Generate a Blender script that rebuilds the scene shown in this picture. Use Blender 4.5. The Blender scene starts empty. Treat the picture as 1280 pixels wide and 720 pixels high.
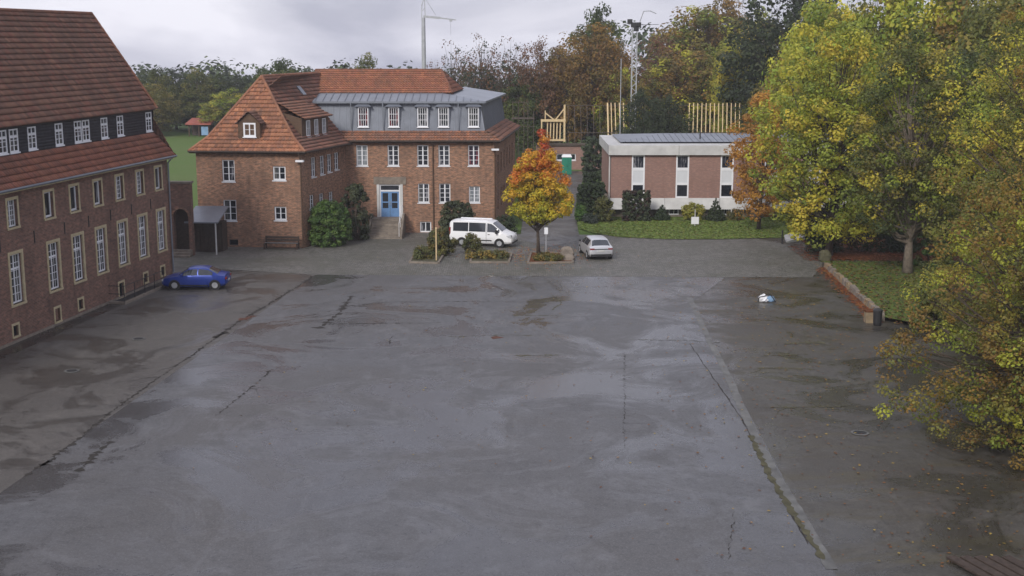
import bpy, math, random
import numpy as np
from mathutils import Vector
R = math.radians
scene = bpy.context.scene
COL = scene.collection

# ------------------------------------------------------------------ camera, sky, sun, exposure
FPX, CAM_H, PITCH = 1600.0, 15.5, math.atan(310 / 1600.0)
cam = bpy.data.cameras.new('camera'); cam.sensor_width = 36.0; cam.lens = FPX / 1280 * 36.0
cam.clip_start = 0.5; cam.clip_end = 4000
cam_o = bpy.data.objects.new('camera', cam); COL.objects.link(cam_o)
cam_o.location = (0, 0, CAM_H); cam_o.rotation_euler = (math.pi / 2 - PITCH, 0, 0)
scene.camera = cam_o
scene.view_settings.view_transform = 'Standard'; scene.view_settings.look = 'None'
scene.view_settings.exposure = 0.82; scene.view_settings.gamma = 1.0
scene.cycles.max_bounces = 6

SUN_EL, SUN_AZ = R(34), R(205)        # azimuth clockwise from +Y: low, behind the camera and to its left
w = bpy.data.worlds.new('World'); scene.world = w; w.use_nodes = True
nt = w.node_tree; nt.nodes.clear()
def wn(t, **k):
    n = nt.nodes.new(t)
    for a, b in k.items(): setattr(n, a, b)
    return n
sky = wn('ShaderNodeTexSky', sky_type='NISHITA', sun_disc=False, sun_elevation=SUN_EL, sun_rotation=SUN_AZ)
tc = wn('ShaderNodeTexCoord')
cmb = wn('ShaderNodeMapping'); cmb.inputs['Scale'].default_value = (1, 1, 4.2); nt.links.new(tc.outputs['Generated'], cmb.inputs[0])
cn = wn('ShaderNodeTexNoise'); cn.inputs['Scale'].default_value = 3.1; cn.inputs['Detail'].default_value = 7; cn.inputs['Roughness'].default_value = .52
cn.inputs['Distortion'].default_value = .4
nt.links.new(cmb.outputs[0], cn.inputs['Vector'])
cr = wn('ShaderNodeValToRGB'); cr.color_ramp.elements[0].position = .4; cr.color_ramp.elements[1].position = .62
cr.color_ramp.elements[0].color = (.285, .29, .365, 1); cr.color_ramp.elements[1].color = (.56, .555, .62, 1)
nt.links.new(cn.outputs['Fac'], cr.inputs[0])
sc10 = wn('ShaderNodeMixRGB', blend_type='MULTIPLY'); sc10.inputs[0].default_value = 1; sc10.inputs[2].default_value = (10, 10, 10, 1)
nt.links.new(cr.outputs[0], sc10.inputs[1])
mixs = wn('ShaderNodeMixRGB'); mixs.inputs[0].default_value = .93
nt.links.new(sky.outputs[0], mixs.inputs[1]); nt.links.new(sc10.outputs[0], mixs.inputs[2])
bg = wn('ShaderNodeBackground'); bg.inputs['Strength'].default_value = .1
nt.links.new(mixs.outputs[0], bg.inputs[0])
wo = wn('ShaderNodeOutputWorld'); nt.links.new(bg.outputs[0], wo.inputs[0])

sun = bpy.data.lights.new('sun', 'SUN'); sun.energy = 1.5; sun.angle = R(16); sun.color = (1, .95, .88)
sun_o = bpy.data.objects.new('sun', sun); COL.objects.link(sun_o)
sdir = Vector((math.sin(SUN_AZ) * math.cos(SUN_EL), math.cos(SUN_AZ) * math.cos(SUN_EL), math.sin(SUN_EL)))
sun_o.rotation_euler = sdir.to_track_quat('Z', 'Y').to_euler(); sun_o.location = (0, 0, 60)

# ------------------------------------------------------------------ survey helpers (picture point -> place in the world)
def ray(px, py):
    x = (px - 640) / FPX; y = -(py - 360) / FPX; c, s = math.cos(PITCH), math.sin(PITCH)
    return x, c + y * s, -s + y * c
def gnd(px, py, z=0.0):
    d = ray(px, py); t = (z - CAM_H) / d[2]; return d[0] * t, d[1] * t
def dep(px, py, Y):
    d = ray(px, py); t = Y / d[1]; return d[0] * t, CAM_H + d[2] * t

# ------------------------------------------------------------------ mesh building
WLOC = {}
def wloc(o): return WLOC.get(o.name, Vector((0, 0, 0)))
class MB:
    def __init__(s): s.v = []; s.f = []; s.m = []; s.mi = 0
    def add(s, vs, fs):
        k = len(s.v); s.v += [tuple(p) for p in vs]
        for f in fs: s.f.append(tuple(i + k for i in f)); s.m.append(s.mi)
    def quad(s, a, b, c, d): s.add((a, b, c, d), ((0, 1, 2, 3),))
    def poly(s, pts): s.add(pts, (tuple(range(len(pts))),))
    def box(s, lo, hi, T=None):
        x0, y0, z0 = lo; x1, y1, z1 = hi
        P = [(x0, y0, z0), (x1, y0, z0), (x1, y1, z0), (x0, y1, z0), (x0, y0, z1), (x1, y0, z1), (x1, y1, z1), (x0, y1, z1)]
        if T: P = [T(*p) for p in P]
        s.add(P, ((0, 3, 2, 1), (4, 5, 6, 7), (0, 1, 5, 4), (1, 2, 6, 5), (2, 3, 7, 6), (3, 0, 4, 7)))
    def bar(s, a, b, w, h=None, up=(0, 0, 1)):
        a, b = Vector(a), Vector(b); h = h or w; d = (b - a).normalized(); u = Vector(up)
        if abs(d.dot(u)) > .97: u = Vector((0, 1, 0))
        r = d.cross(u).normalized(); u = r.cross(d)
        P = [p + r * (sx * w / 2) + u * (sy * h / 2) for p in (a, b) for sx, sy in ((-1, -1), (1, -1), (1, 1), (-1, 1))]
        s.add(P, ((0, 1, 2, 3), (7, 6, 5, 4), (0, 4, 5, 1), (1, 5, 6, 2), (2, 6, 7, 3), (3, 7, 4, 0)))
    def tube(s, pts, rad, n=8, cap=True):
        pts = [Vector(p) for p in pts]; rings = []
        if not hasattr(rad, '__len__'): rad = [rad] * len(pts)
        ref = None
        for i, p in enumerate(pts):
            d = (pts[min(i + 1, len(pts) - 1)] - pts[max(i - 1, 0)]).normalized()
            if ref is None: ref = Vector((1, 0, 0)) if abs(d.x) < .9 else Vector((0, 1, 0))
            r = (ref - d * ref.dot(d)).normalized(); q = d.cross(r); ref = r
            rings.append([p + (r * math.cos(2 * math.pi * k / n) + q * math.sin(2 * math.pi * k / n)) * rad[i] for k in range(n)])
        V = [p for rg in rings for p in rg]; Fc = []
        for i in range(len(pts) - 1):
            for k in range(n):
                Fc.append((i * n + k, i * n + (k + 1) % n, (i + 1) * n + (k + 1) % n, (i + 1) * n + k))
        if cap: Fc.append(tuple(range(n))[::-1]); Fc.append(tuple((len(pts) - 1) * n + k for k in range(n)))
        s.add(V, Fc)
    def lathe(s, prof, n=16, c=(0, 0, 0), axis='z'):
        V = []; Fc = []
        for r, h in prof:
            for k in range(n):
                a = 2 * math.pi * k / n; x, y = r * math.cos(a), r * math.sin(a)
                p = (x, y, h) if axis == 'z' else (x, h, y)
                V.append((p[0] + c[0], p[1] + c[1], p[2] + c[2]))
        for i in range(len(prof) - 1):
            for k in range(n):
                q = (i * n + k, i * n + (k + 1) % n, (i + 1) * n + (k + 1) % n, (i + 1) * n + k)
                Fc.append(q if axis == 'z' else q[::-1])
        s.add(V, Fc)
    def mesh(s, name, off=(0, 0, 0), smooth=False):
        me = bpy.data.meshes.new(name)
        V = np.array(s.v, dtype=float).reshape(-1, 3); 
        me.from_pydata((V - np.array(off)).tolist(), [], s.f)
        me.update()
        uv = me.uv_layers.new(name='UVMap')
        data = np.empty(len(me.loops) * 2)
        for p in me.polygons:                      # box mapping in metres
            n = p.normal
            if abs(n.z) > .75: e1, e2 = (1, 0, 0), (0, 1, 0)
            else:
                h = math.hypot(n.x, n.y); e1 = (-n.y / h, n.x / h, 0)
                e2 = (0, 0, 1)
            for li in p.loop_indices:
                q = V[me.loops[li].vertex_index]
                data[2 * li] = q[0] * e1[0] + q[1] * e1[1]; data[2 * li + 1] = q[0] * e2[0] + q[1] * e2[1] + q[2] * e2[2]
        uv.data.foreach_set('uv', data)
        if smooth: me.polygons.foreach_set('use_smooth', [True] * len(me.polygons))
        return me
    def build(s, name, mats, parent=None, loc=None, smooth=False, local=False):
        """parent: vertices are world points unless local"""
        base = Vector(loc) if loc is not None else (wloc(parent) if parent else Vector((0, 0, 0)))
        me = s.mesh(name, (0, 0, 0) if local else base, smooth)
        if not isinstance(mats, (list, tuple)): mats = [mats]
        for m in mats: me.materials.append(m)
        if len(mats) > 1: me.polygons.foreach_set('material_index', s.m)
        return link(name, me, parent, base)
def link(name, me, parent=None, base=(0, 0, 0), rz=0.0):
    o = bpy.data.objects.new(name, me); COL.objects.link(o)
    base = Vector(base); WLOC[o.name] = base
    o.location = base - (wloc(parent) if parent else Vector((0, 0, 0)))
    o.rotation_euler = (0, 0, rz)
    if parent: o.parent = parent
    return o
def tag(o, label=None, cat=None, group=None, kind=None):
    if label: o['label'] = label
    if cat: o['category'] = cat
    if group: o['group'] = group
    if kind: o['kind'] = kind
    return o
def thing(name, loc, label, cat, group=None, rz=0.0):
    o = bpy.data.objects.new(name, None); COL.objects.link(o); o.location = loc; o.rotation_euler = (0, 0, rz)
    o.empty_display_size = .3
    WLOC[o.name] = Vector(loc); return tag(o, label, cat, group)
def copy_tree(o, parent=None):
    c = o.copy(); COL.objects.link(c); WLOC[c.name] = wloc(o)
    if parent: c.parent = parent
    for ch in list(o.children): copy_tree(ch, c)
    return c

# ------------------------------------------------------------------ materials
def material(name, rough=.8, spec=.3, metal=0.0):
    m = bpy.data.materials.new(name); m.use_nodes = True; n = m.node_tree; b = n.nodes['Principled BSDF']
    b.inputs['Roughness'].default_value = rough; b.inputs['Specular IOR Level'].default_value = spec; b.inputs['Metallic'].default_value = metal
    return m, n, b
def nd(n, t, **k):
    x = n.nodes.new(t)
    for a, v in k.items():
        if a in x.inputs: x.inputs[a].default_value = v
        else: setattr(x, a, v)
    return x
def mixc(n, fac, a, b, mode='MIX'):
    x = n.nodes.new('ShaderNodeMixRGB'); x.blend_type = mode
    for i, v in enumerate((fac, a, b)):
        if hasattr(v, 'is_linked'): n.links.new(v, x.inputs[i])
        else: x.inputs[i].default_value = v if i == 0 else (*v, 1)
    return x.outputs[0]
def ramp(n, src, p0, p1, c0=(0, 0, 0), c1=(1, 1, 1)):
    r = n.nodes.new('ShaderNodeValToRGB'); e = r.color_ramp.elements
    e[0].position, e[1].position = p0, p1; e[0].color = (*c0, 1); e[1].color = (*c1, 1)
    n.links.new(src, r.inputs[0]); return r.outputs[0]
def noise(n, vec, scale, detail=4, rough=.55, dist=0):
    x = nd(n, 'ShaderNodeTexNoise', Scale=scale, Detail=detail, Roughness=rough, Distortion=dist)
    if vec is not None: n.links.new(vec, x.inputs['Vector'])
    return x.outputs['Fac']
def coords(n, kind='Object', scale=None):
    t = n.nodes.new('ShaderNodeTexCoord'); o = t.outputs[kind]
    if scale:
        mp = n.nodes.new('ShaderNodeMapping'); mp.inputs['Scale'].default_value = scale; n.links.new(o, mp.inputs[0]); o = mp.outputs[0]
    return o
def bump(n, b, h, strength=.4, dist=.02):
    x = nd(n, 'ShaderNodeBump', Strength=strength, Distance=dist); n.links.new(h, x.inputs['Height']); n.links.new(x.outputs[0], b.inputs['Normal'])

def plain(name, c, rough=.6, var=.18, scale=3, spec=.3, metal=0.0, bmp=.0):
    m, n, b = material(name, rough, spec, metal)
    f = noise(n, coords(n), scale, 5)
    c2 = tuple(x * (1 - var) for x in c); c1 = tuple(min(1, x * (1 + var)) for x in c)
    n.links.new(ramp(n, f, .3, .7, c2, c1), b.inputs['Base Color'])
    if bmp: bump(n, b, noise(n, coords(n), scale * 14, 3), bmp, .01)
    return m
def brick_mat(name, c1, c2, mortar, stain=(.06, .045, .04), bw=.25, bh=.083, msize=.012, mott=.6):
    m, n, b = material(name, .88, .2)
    uv = coords(n, 'UV')
    t = nd(n, 'ShaderNodeTexBrick', Scale=1.0); t.inputs['Color1'].default_value = (*c1, 1); t.inputs['Color2'].default_value = (*c2, 1)
    t.inputs['Mortar'].default_value = (*mortar, 1); t.inputs['Mortar Size'].default_value = msize; t.inputs['Mortar Smooth'].default_value = .2
    t.inputs['Brick Width'].default_value = bw; t.inputs['Row Height'].default_value = bh; t.inputs['Bias'].default_value = 0
    n.links.new(uv, t.inputs['Vector'])
    cell = noise(n, coords(n, 'UV', (3.2, 7.5, 1)), 1.0, 2, .5)               # batches of lighter and burnt bricks
    big = noise(n, uv, .5, 6, .62); med = noise(n, uv, 2.6, 5, .7)
    streak = noise(n, coords(n, 'UV', (2.0, .2, 1)), 1.0, 4, .6)
    lt = tuple(min(1, x * 1.75) for x in c1)
    c = mixc(n, ramp(n, cell, .52, .68, (0, 0, 0), (mott, mott, mott)), t.outputs['Color'], lt)
    c = mixc(n, ramp(n, cell, .34, .47, (mott, mott, mott), (0, 0, 0)), c, stain)
    c = mixc(n, ramp(n, med, .5, .72, (0, 0, 0), (.5, .5, .5)), c, tuple(x * .6 + y * .4 for x, y in zip(c2, mortar)))
    c = mixc(n, ramp(n, big, .48, .75, (0, 0, 0), (.6, .6, .6)), c, stain)
    c = mixc(n, ramp(n, streak, .52, .8, (0, 0, 0), (.5, .5, .5)), c, stain)
    n.links.new(c, b.inputs['Base Color'])
    bump(n, b, t.outputs['Fac'], -.5, .012)
    return m
def attr_mat(name, rough=.75, amt=.3, stain=(.05, .045, .03), spec=.25, stain_lo=.5):
    """per-piece colour from the 'Col' attribute plus weathering"""
    m, n, b = material(name, rough, spec)
    a = nd(n, 'ShaderNodeAttribute', attribute_name='Col')
    f = noise(n, coords(n), .7, 6, .65)
    c = mixc(n, ramp(n, f, stain_lo, .8, (0, 0, 0), (amt, amt, amt)), a.outputs['Color'], stain)
    n.links.new(c, b.inputs['Base Color']); return m
def leaf_mat(name, hue=.5, transl=.3):
    m = bpy.data.materials.new(name); m.use_nodes = True; n = m.node_tree; n.nodes.clear()
    a = nd(n, 'ShaderNodeAttribute', attribute_name='Col'); oi = n.nodes.new('ShaderNodeObjectInfo')
    hs = nd(n, 'ShaderNodeHueSaturation'); n.links.new(a.outputs['Color'], hs.inputs['Color'])
    mr = nd(n, 'ShaderNodeMapRange'); mr.inputs['To Min'].default_value = .485; mr.inputs['To Max'].default_value = .512; n.links.new(oi.outputs['Random'], mr.inputs['Value']); n.links.new(mr.outputs[0], hs.inputs['Hue'])
    d = nd(n, 'ShaderNodeBsdfPrincipled', Roughness=.55); d.inputs['Specular IOR Level'].default_value = .25
    t = nd(n, 'ShaderNodeBsdfTranslucent'); mx = nd(n, 'ShaderNodeMixShader'); mx.inputs[0].default_value = transl
    o = n.nodes.new('ShaderNodeOutputMaterial')
    n.links.new(hs.outputs[0], d.inputs['Base Color']); n.links.new(hs.outputs[0], t.inputs['Color'])
    n.links.new(d.outputs[0], mx.inputs[1]); n.links.new(t.outputs[0], mx.inputs[2]); n.links.new(mx.outputs[0], o.inputs['Surface'])
    return m
def glass_mat(name, c=(.012, .015, .022), rough=.06, curtain=None):
    m, n, b = material(name, rough, .6)
    if curtain:
        f = noise(n, coords(n, 'Object', (6, 6, .8)), 1.3, 3)
        n.links.new(ramp(n, f, .5, .6, c, curtain), b.inputs['Base Color'])
    else: b.inputs['Base Color'].default_value = (*c, 1)
    return m

M = {}
M['brick_dark'] = brick_mat('brick_dark', (.215, .105, .075), (.15, .078, .058), (.2, .165, .14), (.06, .04, .034), mott=.45)
M['brick_warm'] = brick_mat('brick_warm', (.29, .145, .086), (.2, .1, .064), (.3, .235, .18), (.1, .064, .048), mott=.62)
M['brick_plain'] = brick_mat('brick_plain', (.29, .16, .13), (.25, .135, .112), (.27, .21, .18), (.2, .12, .1), mott=.3)
M['sandstone'] = plain('sandstone', (.44, .37, .235), .85, .18, 4, bmp=.3)
M['stone_warm'] = plain('stone_warm', (.25, .19, .12), .9, .25, 3, bmp=.4)
M['stone_grey'] = plain('stone_grey', (.2, .17, .14), .9, .25, 3, bmp=.4)
M['white_paint'] = plain('white_paint', (.74, .75, .78), .45, .05, 2)
M['white_dirty'] = plain('white_dirty', (.5, .5, .49), .7, .14, 1.2)
M['panel_white'] = plain('panel_white', (.6, .62, .65), .5, .06, 1)
M['glass'] = glass_mat('glass')
M['glass_curtain'] = glass_mat('glass_curtain', (.015, .018, .028), .08, (.22, .22, .24))
M['glass_b'] = glass_mat('glass_b', (.03, .035, .045), .05); M['glass_c'] = glass_mat('glass_c', (.05, .055, .06), .12, (.13, .125, .12))
M['glass_pale'] = glass_mat('glass_pale', (.16, .18, .2), .1, (.3, .32, .34))
M['glass_red'] = glass_mat('glass_red', (.02, .015, .03), .08, (.16, .03, .04))
M['zinc'] = plain('zinc', (.15, .165, .195), .42, .16, 1.1, .5, .25)
M['zinc_light'] = plain('zinc_light', (.21, .23, .265), .4, .15, .8, .5, .25)
M['dark_metal'] = plain('dark_metal', (.03, .03, .032), .5, .2, 4)
M['grey_metal'] = plain('grey_metal', (.42, .43, .45), .45, .12, 2, .5, .3)
M['slate'] = None
M['wood_dark'] = plain('wood_dark', (.055, .04, .032), .8, .3, 6, bmp=.3)
M['wood_brown'] = plain('wood_brown', (.1, .062, .04), .8, .25, 5)
M['timber_new'] = plain('timber_new', (.62, .47, .27), .7, .14, 5)
M['timber_old'] = plain('timber_old', (.085, .065, .052), .8, .2, 5)
M['blue_door'] = plain('blue_door', (.13, .25, .46), .45, .12, 3)
M['tile'] = attr_mat('tile', .72, .6, (.075, .058, .044), stain_lo=.44)
M['slate'] = attr_mat('slate', .5, .25, (.03, .035, .03))
M['leaf'] = leaf_mat('leaf', transl=.42); M['leaf_dense'] = leaf_mat('leaf_dense', transl=.15)
M['bark'] = plain('bark', (.075, .058, .045), .95, .35, 5, bmp=.6)
M['bark_pale'] = plain('bark_pale', (.17, .14, .11), .95, .35, 4, bmp=.6)
M['car_blue'] = plain('car_blue', (.012, .04, .27), .28, .03, 1, .6, .35)
M['car_silver'] = plain('car_silver', (.66, .67, .7), .3, .03, 1, .5, .55)
M['car_white'] = plain('car_white', (.82, .83, .85), .28, .02, 1, .5)
M['car_glass'] = glass_mat('car_glass', (.03, .036, .045), .04); M['car_glass'].node_tree.nodes['Principled BSDF'].inputs['Specular IOR Level'].default_value = 1.0
M['rubber'] = plain('rubber', (.018, .018, .019), .85, .15, 6)
M['black_plastic'] = plain('black_plastic', (.022, .022, .024), .6, .15, 5)
M['lamp_red'] = plain('lamp_red', (.2, .012, .01), .25, .1, 3)
M['lamp_clear'] = plain('lamp_clear', (.5, .52, .55), .15, .1, 3)
M['toilet_green'] = plain('toilet_green', (.02, .2, .13), .5, .12, 3)
M['red_sheet'] = plain('red_sheet', (.33, .1, .075), .7, .2, 1)
M['blue_sheet'] = plain('blue_sheet', (.2, .33, .5), .6, .2, 1)

# ------------------------------------------------------------------ ground materials
def asphalt(name, base, warm, rlo=.16, rhi=.62, wet_scale=.16, moss=0.0, seed=0.0, light=1.7):
    m, n, b = material(name, .5, .5)
    mp = n.nodes.new('ShaderNodeMapping'); mp.inputs['Location'].default_value = (seed, seed * 1.7, 0); n.links.new(coords(n), mp.inputs[0]); P = mp.outputs[0]
    big = noise(n, P, .075, 8, .62, .8); mid = noise(n, P, .32, 9, .68, 1.4); med = noise(n, P, 1.3, 8, .72); fine = noise(n, P, 7, 6, .8); grain = noise(n, P, 30, 3, .7)
    c = ramp(n, med, .3, .72, tuple(x * .72 for x in base), tuple(x * 1.28 for x in base))
    c = mixc(n, ramp(n, big, .42, .62), c, warm)
    c = mixc(n, ramp(n, mid, .55, .7, (0, 0, 0), (.6, .6, .6)), c, tuple(x * light for x in base))        # dried, pale patches
    c = mixc(n, ramp(n, mid, .34, .46, (.5, .5, .5), (0, 0, 0)), c, tuple(x * .55 for x in warm))          # soaked, dark patches
    c = mixc(n, ramp(n, fine, .56, .7, (0, 0, 0), (.5, .5, .5)), c, tuple(x * 1.8 for x in base))
    c = mixc(n, ramp(n, fine, .3, .42, (.5, .5, .5), (0, 0, 0)), c, tuple(x * .4 for x in base))
    st = noise(n, coords(n, 'Object', (.9, .16, 1)), 1.0, 7, .66, .8)                                        # scuffs along the drive
    c = mixc(n, ramp(n, st, .58, .72, (0, 0, 0), (.4, .4, .4)), c, tuple(x * 1.7 for x in base))
    if moss:
        ms = noise(n, coords(n, 'Object', (.22, .8, 1)), .9, 8, .7, .6); c = mixc(n, ramp(n, ms, .5, .64, (0, 0, 0), (moss, moss, moss)), c, (.062, .052, .026))
    n.links.new(c, b.inputs['Base Color'])
    agg = noise(n, P, 13, 4, .85); agg2 = noise(n, P, 4.2, 6, .8)
    c = mixc(n, ramp(n, agg, .5, .66, (0, 0, 0), (.75, .75, .75)), c, tuple(x * 1.9 for x in base))           # worn aggregate
    c = mixc(n, ramp(n, agg2, .36, .47, (.6, .6, .6), (0, 0, 0)), c, tuple(x * .45 for x in base))           # tar spots, grit
    wt = noise(n, P, wet_scale, 10, .66, 1.0)
    c = mixc(n, ramp(n, wt, .465, .5, (1, 1, 1), (0, 0, 0)), c, mixc(n, .34, c, (.012, .012, .013)))           # damp film with a crisp edge
    n.links.new(c, b.inputs['Base Color'])
    n.links.new(ramp(n, wt, .44, .54, (rlo,) * 3, (rhi,) * 3), b.inputs['Roughness'])
    hgt = mixc(n, .35, fine, grain); bump(n, b, hgt, .5, .012)
    return m
def noise_col(n, vec, scale):
    x = nd(n, 'ShaderNodeTexNoise', Scale=scale, Detail=5); n.links.new(vec, x.inputs['Vector']); return x.outputs['Color']
M['court'] = asphalt('court', (.088, .089, .094), (.076, .072, .069), .18, .55)
M['side_strip'] = asphalt('side_strip', (.082, .075, .067), (.064, .057, .051), .28, .65, .22, 0, 31)
M['yard_dark'] = asphalt('yard_dark', (.062, .058, .05), (.046, .039, .031), .24, .58, .2, .75, 57)
M['wet_strip'] = asphalt('wet_strip', (.04, .037, .035), (.032, .03, .028), .2, .5, .3, .3, 77)
M['gutter'] = plain('gutter', (.12, .12, .115), .5, .35, 1.6, bmp=.4)
M['moss'] = plain('moss', (.075, .07, .04), .9, .4, 2, bmp=.5)
M['crack'] = plain('crack', (.03, .026, .022), .8, .5, 6)
M['dirt_red'] = plain('dirt_red', (.1, .045, .03), .9, .4, 4)
def cobble_mat():
    m, n, b = material('cobble', .55, .45); P = coords(n)
    v = nd(n, 'ShaderNodeTexVoronoi', feature='DISTANCE_TO_EDGE', Scale=6.5, Randomness=.55); n.links.new(P, v.inputs['Vector'])
    vc = nd(n, 'ShaderNodeTexVoronoi', Scale=6.5, Randomness=.55); n.links.new(P, vc.inputs['Vector'])
    big = noise(n, P, .25, 5, .6); med = noise(n, P, 1.4, 4, .6)
    c = ramp(n, vc.outputs['Color'], .1, .9, (.08, .078, .07), (.2, .192, .172))
    c = mixc(n, ramp(n, big, .45, .62, (0, 0, 0), (.8, .8, .8)), c, (.1, .1, .078)); c = mixc(n, ramp(n, med, .5, .75, (0, 0, 0), (.7, .7, .7)), c, (.23, .22, .2))
    c = mixc(n, ramp(n, v.outputs['Distance'], .0, .1, (1, 1, 1), (0, 0, 0)), c, (.022, .021, .017))
    n.links.new(c, b.inputs['Base Color']); bump(n, b, ramp(n, v.outputs['Distance'], 0, .3), .7, .03); return m
M['cobble'] = cobble_mat()
def grass_mat(name, a, b_, c_):
    m, n, b = material(name, .9, .15); P = coords(n)
    big = noise(n, P, .12, 5, .6); f = noise(n, P, 3.5, 6, .75); f2 = noise(n, P, 30, 3, .7)
    c = ramp(n, f, .3, .7, a, b_); c = mixc(n, ramp(n, big, .42, .68), c, c_)
    c = mixc(n, ramp(n, f2, .35, .7, (0, 0, 0), (.6, .6, .6)), c, tuple(x * .5 for x in a))
    n.links.new(c, b.inputs['Base Color']); bump(n, b, f2, .6, .04); return m
M['grass'] = grass_mat('grass', (.075, .115, .022), (.12, .165, .035), (.13, .15, .04))
M['field'] = grass_mat('field', (.075, .14, .028), (.12, .18, .042), (.12, .16, .05))
M['leaf_floor'] = grass_mat('leaf_floor', (.13, .045, .02), (.2, .075, .025), (.07, .04, .02))

# ------------------------------------------------------------------ the setting: ground sheets
def sheet(name, pts, mat, z):
    m = MB(); m.poly([(p[0], p[1], z) for p in pts]); o = m.build(name, mat); o['kind'] = 'structure'; return o
def G(*pp): return [gnd(*p) for p in pp]
m = MB(); gy = [(-300, -.03), (255, -.03), (300, -1.2), (2600, -85)]          # the site lies on a gentle rise: the land falls away beyond the wood
for (ya, za), (yb, zb) in zip(gy, gy[1:]): m.quad((-1500, ya, za), (1500, ya, za), (1500, yb, zb), (-1500, yb, zb))
m.build('ground', M['field'])['kind'] = 'structure'
sheet('yard', [(-40, 10), (40, 10), (40, 101), (-27, 101), (-27, 98), (-40, 98)], M['yard_dark'], 0.0)
cA, cB, cC, cD = gnd(395, 343), gnd(860, 346), gnd(862, 380), gnd(1034, 700)
far_l = (cA[0] + (gnd(60, 575)[0] - cA[0]) * 1.9, cA[1] + (gnd(60, 575)[1] - cA[1]) * 1.9)
sheet('courtyard', [(far_l[0], far_l[1]), (9.1, far_l[1]), cD, gnd(922, 490), cC, (14.2, 83.7), cA], M['court'], .008)
sheet('side_pavement', [(-34, 12), far_l, cA, (-20.5, 85), (-21.5, 88), (-34, 86)], M['side_strip'], .004)
sheet('wall_strip', [gnd(0, 437)[:2], gnd(215, 346)[:2], (-21.9, 83.7), (-24.4, 67), (-26.2, 55), (-30, 40), (-31, 40)], M['wet_strip'], .007)
sheet('cobbled_road', G((180, 331), (395, 343.5), (640, 345), (862, 346.5), (1015, 347), (1030, 330), (985, 306)) + [(19, 101.5), (-9, 104), (-13, 103.7), (-26, 101)], M['cobble'], .012)
sheet('path', G((690, 308), (725, 300), (718, 262), (726, 232), (733, 214), (690, 214), (655, 262), (650, 300)), M['side_strip'], .018)
lawn_pts = G((722, 276), (724, 286), (742, 292), (775, 297), (830, 299.5), (900, 299.5), (960, 298), (1010, 290))
sheet('lawn', lawn_pts + [(38, 101), (38, 118), (8.6, 113.5)], M['grass'], .05)
seam = G((862, 372), (886, 425), (906, 462), (934, 525), (965, 585), (1004, 650), (1040, 712))
def ribbon(pts, ws, z, name, mat, jit=0.0, seed=1, parent=None):
    rn = random.Random(seed); m = MB(); L = []; Rr = []
    for i, p in enumerate(pts):
        a = Vector(pts[max(i - 1, 0)]); b = Vector(pts[min(i + 1, len(pts) - 1)]); d = (b - a).normalized(); q = Vector((-d.y, d.x))
        wv = (ws[i] if hasattr(ws, '__len__') else ws) * (1 + rn.uniform(-jit, jit)); P = Vector(p)
        L.append((P + q * wv / 2).to_tuple() + (z,)); Rr.append((P - q * wv / 2).to_tuple() + (z,))
    for i in range(len(pts) - 1): m.quad(L[i], Rr[i], Rr[i + 1], L[i + 1])
    o = m.build(name, mat); o['kind'] = 'structure'; return o
def densify(pts, step, jit, seed):
    rn = random.Random(seed); out = []
    for a, b in zip(pts, pts[1:]):
        a, b = Vector(a), Vector(b); k = max(1, int((b - a).length / step))
        for i in range(k):
            p = a.lerp(b, i / k); out.append((p.x + rn.uniform(-jit, jit), p.y + rn.uniform(-jit, jit)))
    out.append(tuple(pts[-1])); return out
ribbon(densify(seam, .5, .03, 3), .34, .016, 'gutter_strip', M['gutter'], .12, 2)
ribbon(densify(G((938, 545), (965, 600), (1000, 655), (1030, 700)), .2, .04, 5), .2, .020, 'moss_strip', M['moss'], .6, 6)
ribbon(densify(G((862, 430), (925, 520), (966, 600), (1010, 680)), .5, .03, 5), .05, .0125, 'paving_joint', M['crack'], .5, 7)
def crack(pp, wd, seed, mat='crack', z=.013, branch=.25):
    pts = densify(G(*pp), .14, .07, seed); rn = random.Random(seed)
    ws = [wd * max(.1, rn.gauss(.55, .7)) for _ in pts]; ws[0] = ws[-1] = .01
    for i in range(1, len(pts) - 1):
        if rn.random() < branch * .16 and wd < .3:
            a = rn.uniform(0, 6.28); L = rn.uniform(.4, 1.8); p = [pts[i]]
            for k in range(int(L / .12)): a += rn.gauss(0, .35); p.append((p[-1][0] + .12 * math.cos(a), p[-1][1] + .12 * math.sin(a)))
            if len(p) > 2: ribbon(p, [wd * .35 * (1 - q / len(p)) + .008 for q in range(len(p))], z - .0005, 'paving_crack', M[mat], .3, seed + i)
    return ribbon(pts, ws, z, 'paving_crack', M[mat], .3, seed)
crack([(392, 345), (366, 362), (330, 384), (300, 401), (268, 424)], .16, 11)
crack([(268, 424), (235, 448), (190, 478), (150, 507), (120, 530)], .10, 12)
crack([(120, 530), (100, 548), (60, 577), (30, 597)], .16, 13)
crack([(140, 552), (122, 566), (98, 590)], .28, 14)
crack([(70, 571), (50, 584)], .30, 15)
crack([(318, 395), (298, 401)], .5, 16, 'dirt_red', .016)
crack([(284, 415), (266, 423)], .40, 17)
crack([(440, 370), (424, 392), (396, 412)], .35, 18)
crack([(396, 405), (440, 405), (500, 404), (552, 404)], .10, 19)
crack([(424, 384), (480, 378), (560, 377), (690, 378)], .07, 20)
crack([(560, 421), (640, 419), (676, 420)], .06, 21, 'moss')
crack([(612, 422), (630, 422)], .35, 22, 'dirt_red', .016)
crack([(490, 420), (486, 430)], .08, 23)
crack([(340, 462), (320, 480), (270, 520)], .07, 24)
crack([(640, 395), (700, 394)], .10, 25, 'moss'); crack([(640, 445), (700, 444)], .16, 26, 'moss'); crack([(690, 369), (702, 378), (690, 388)], .12, 27, 'moss')
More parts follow.
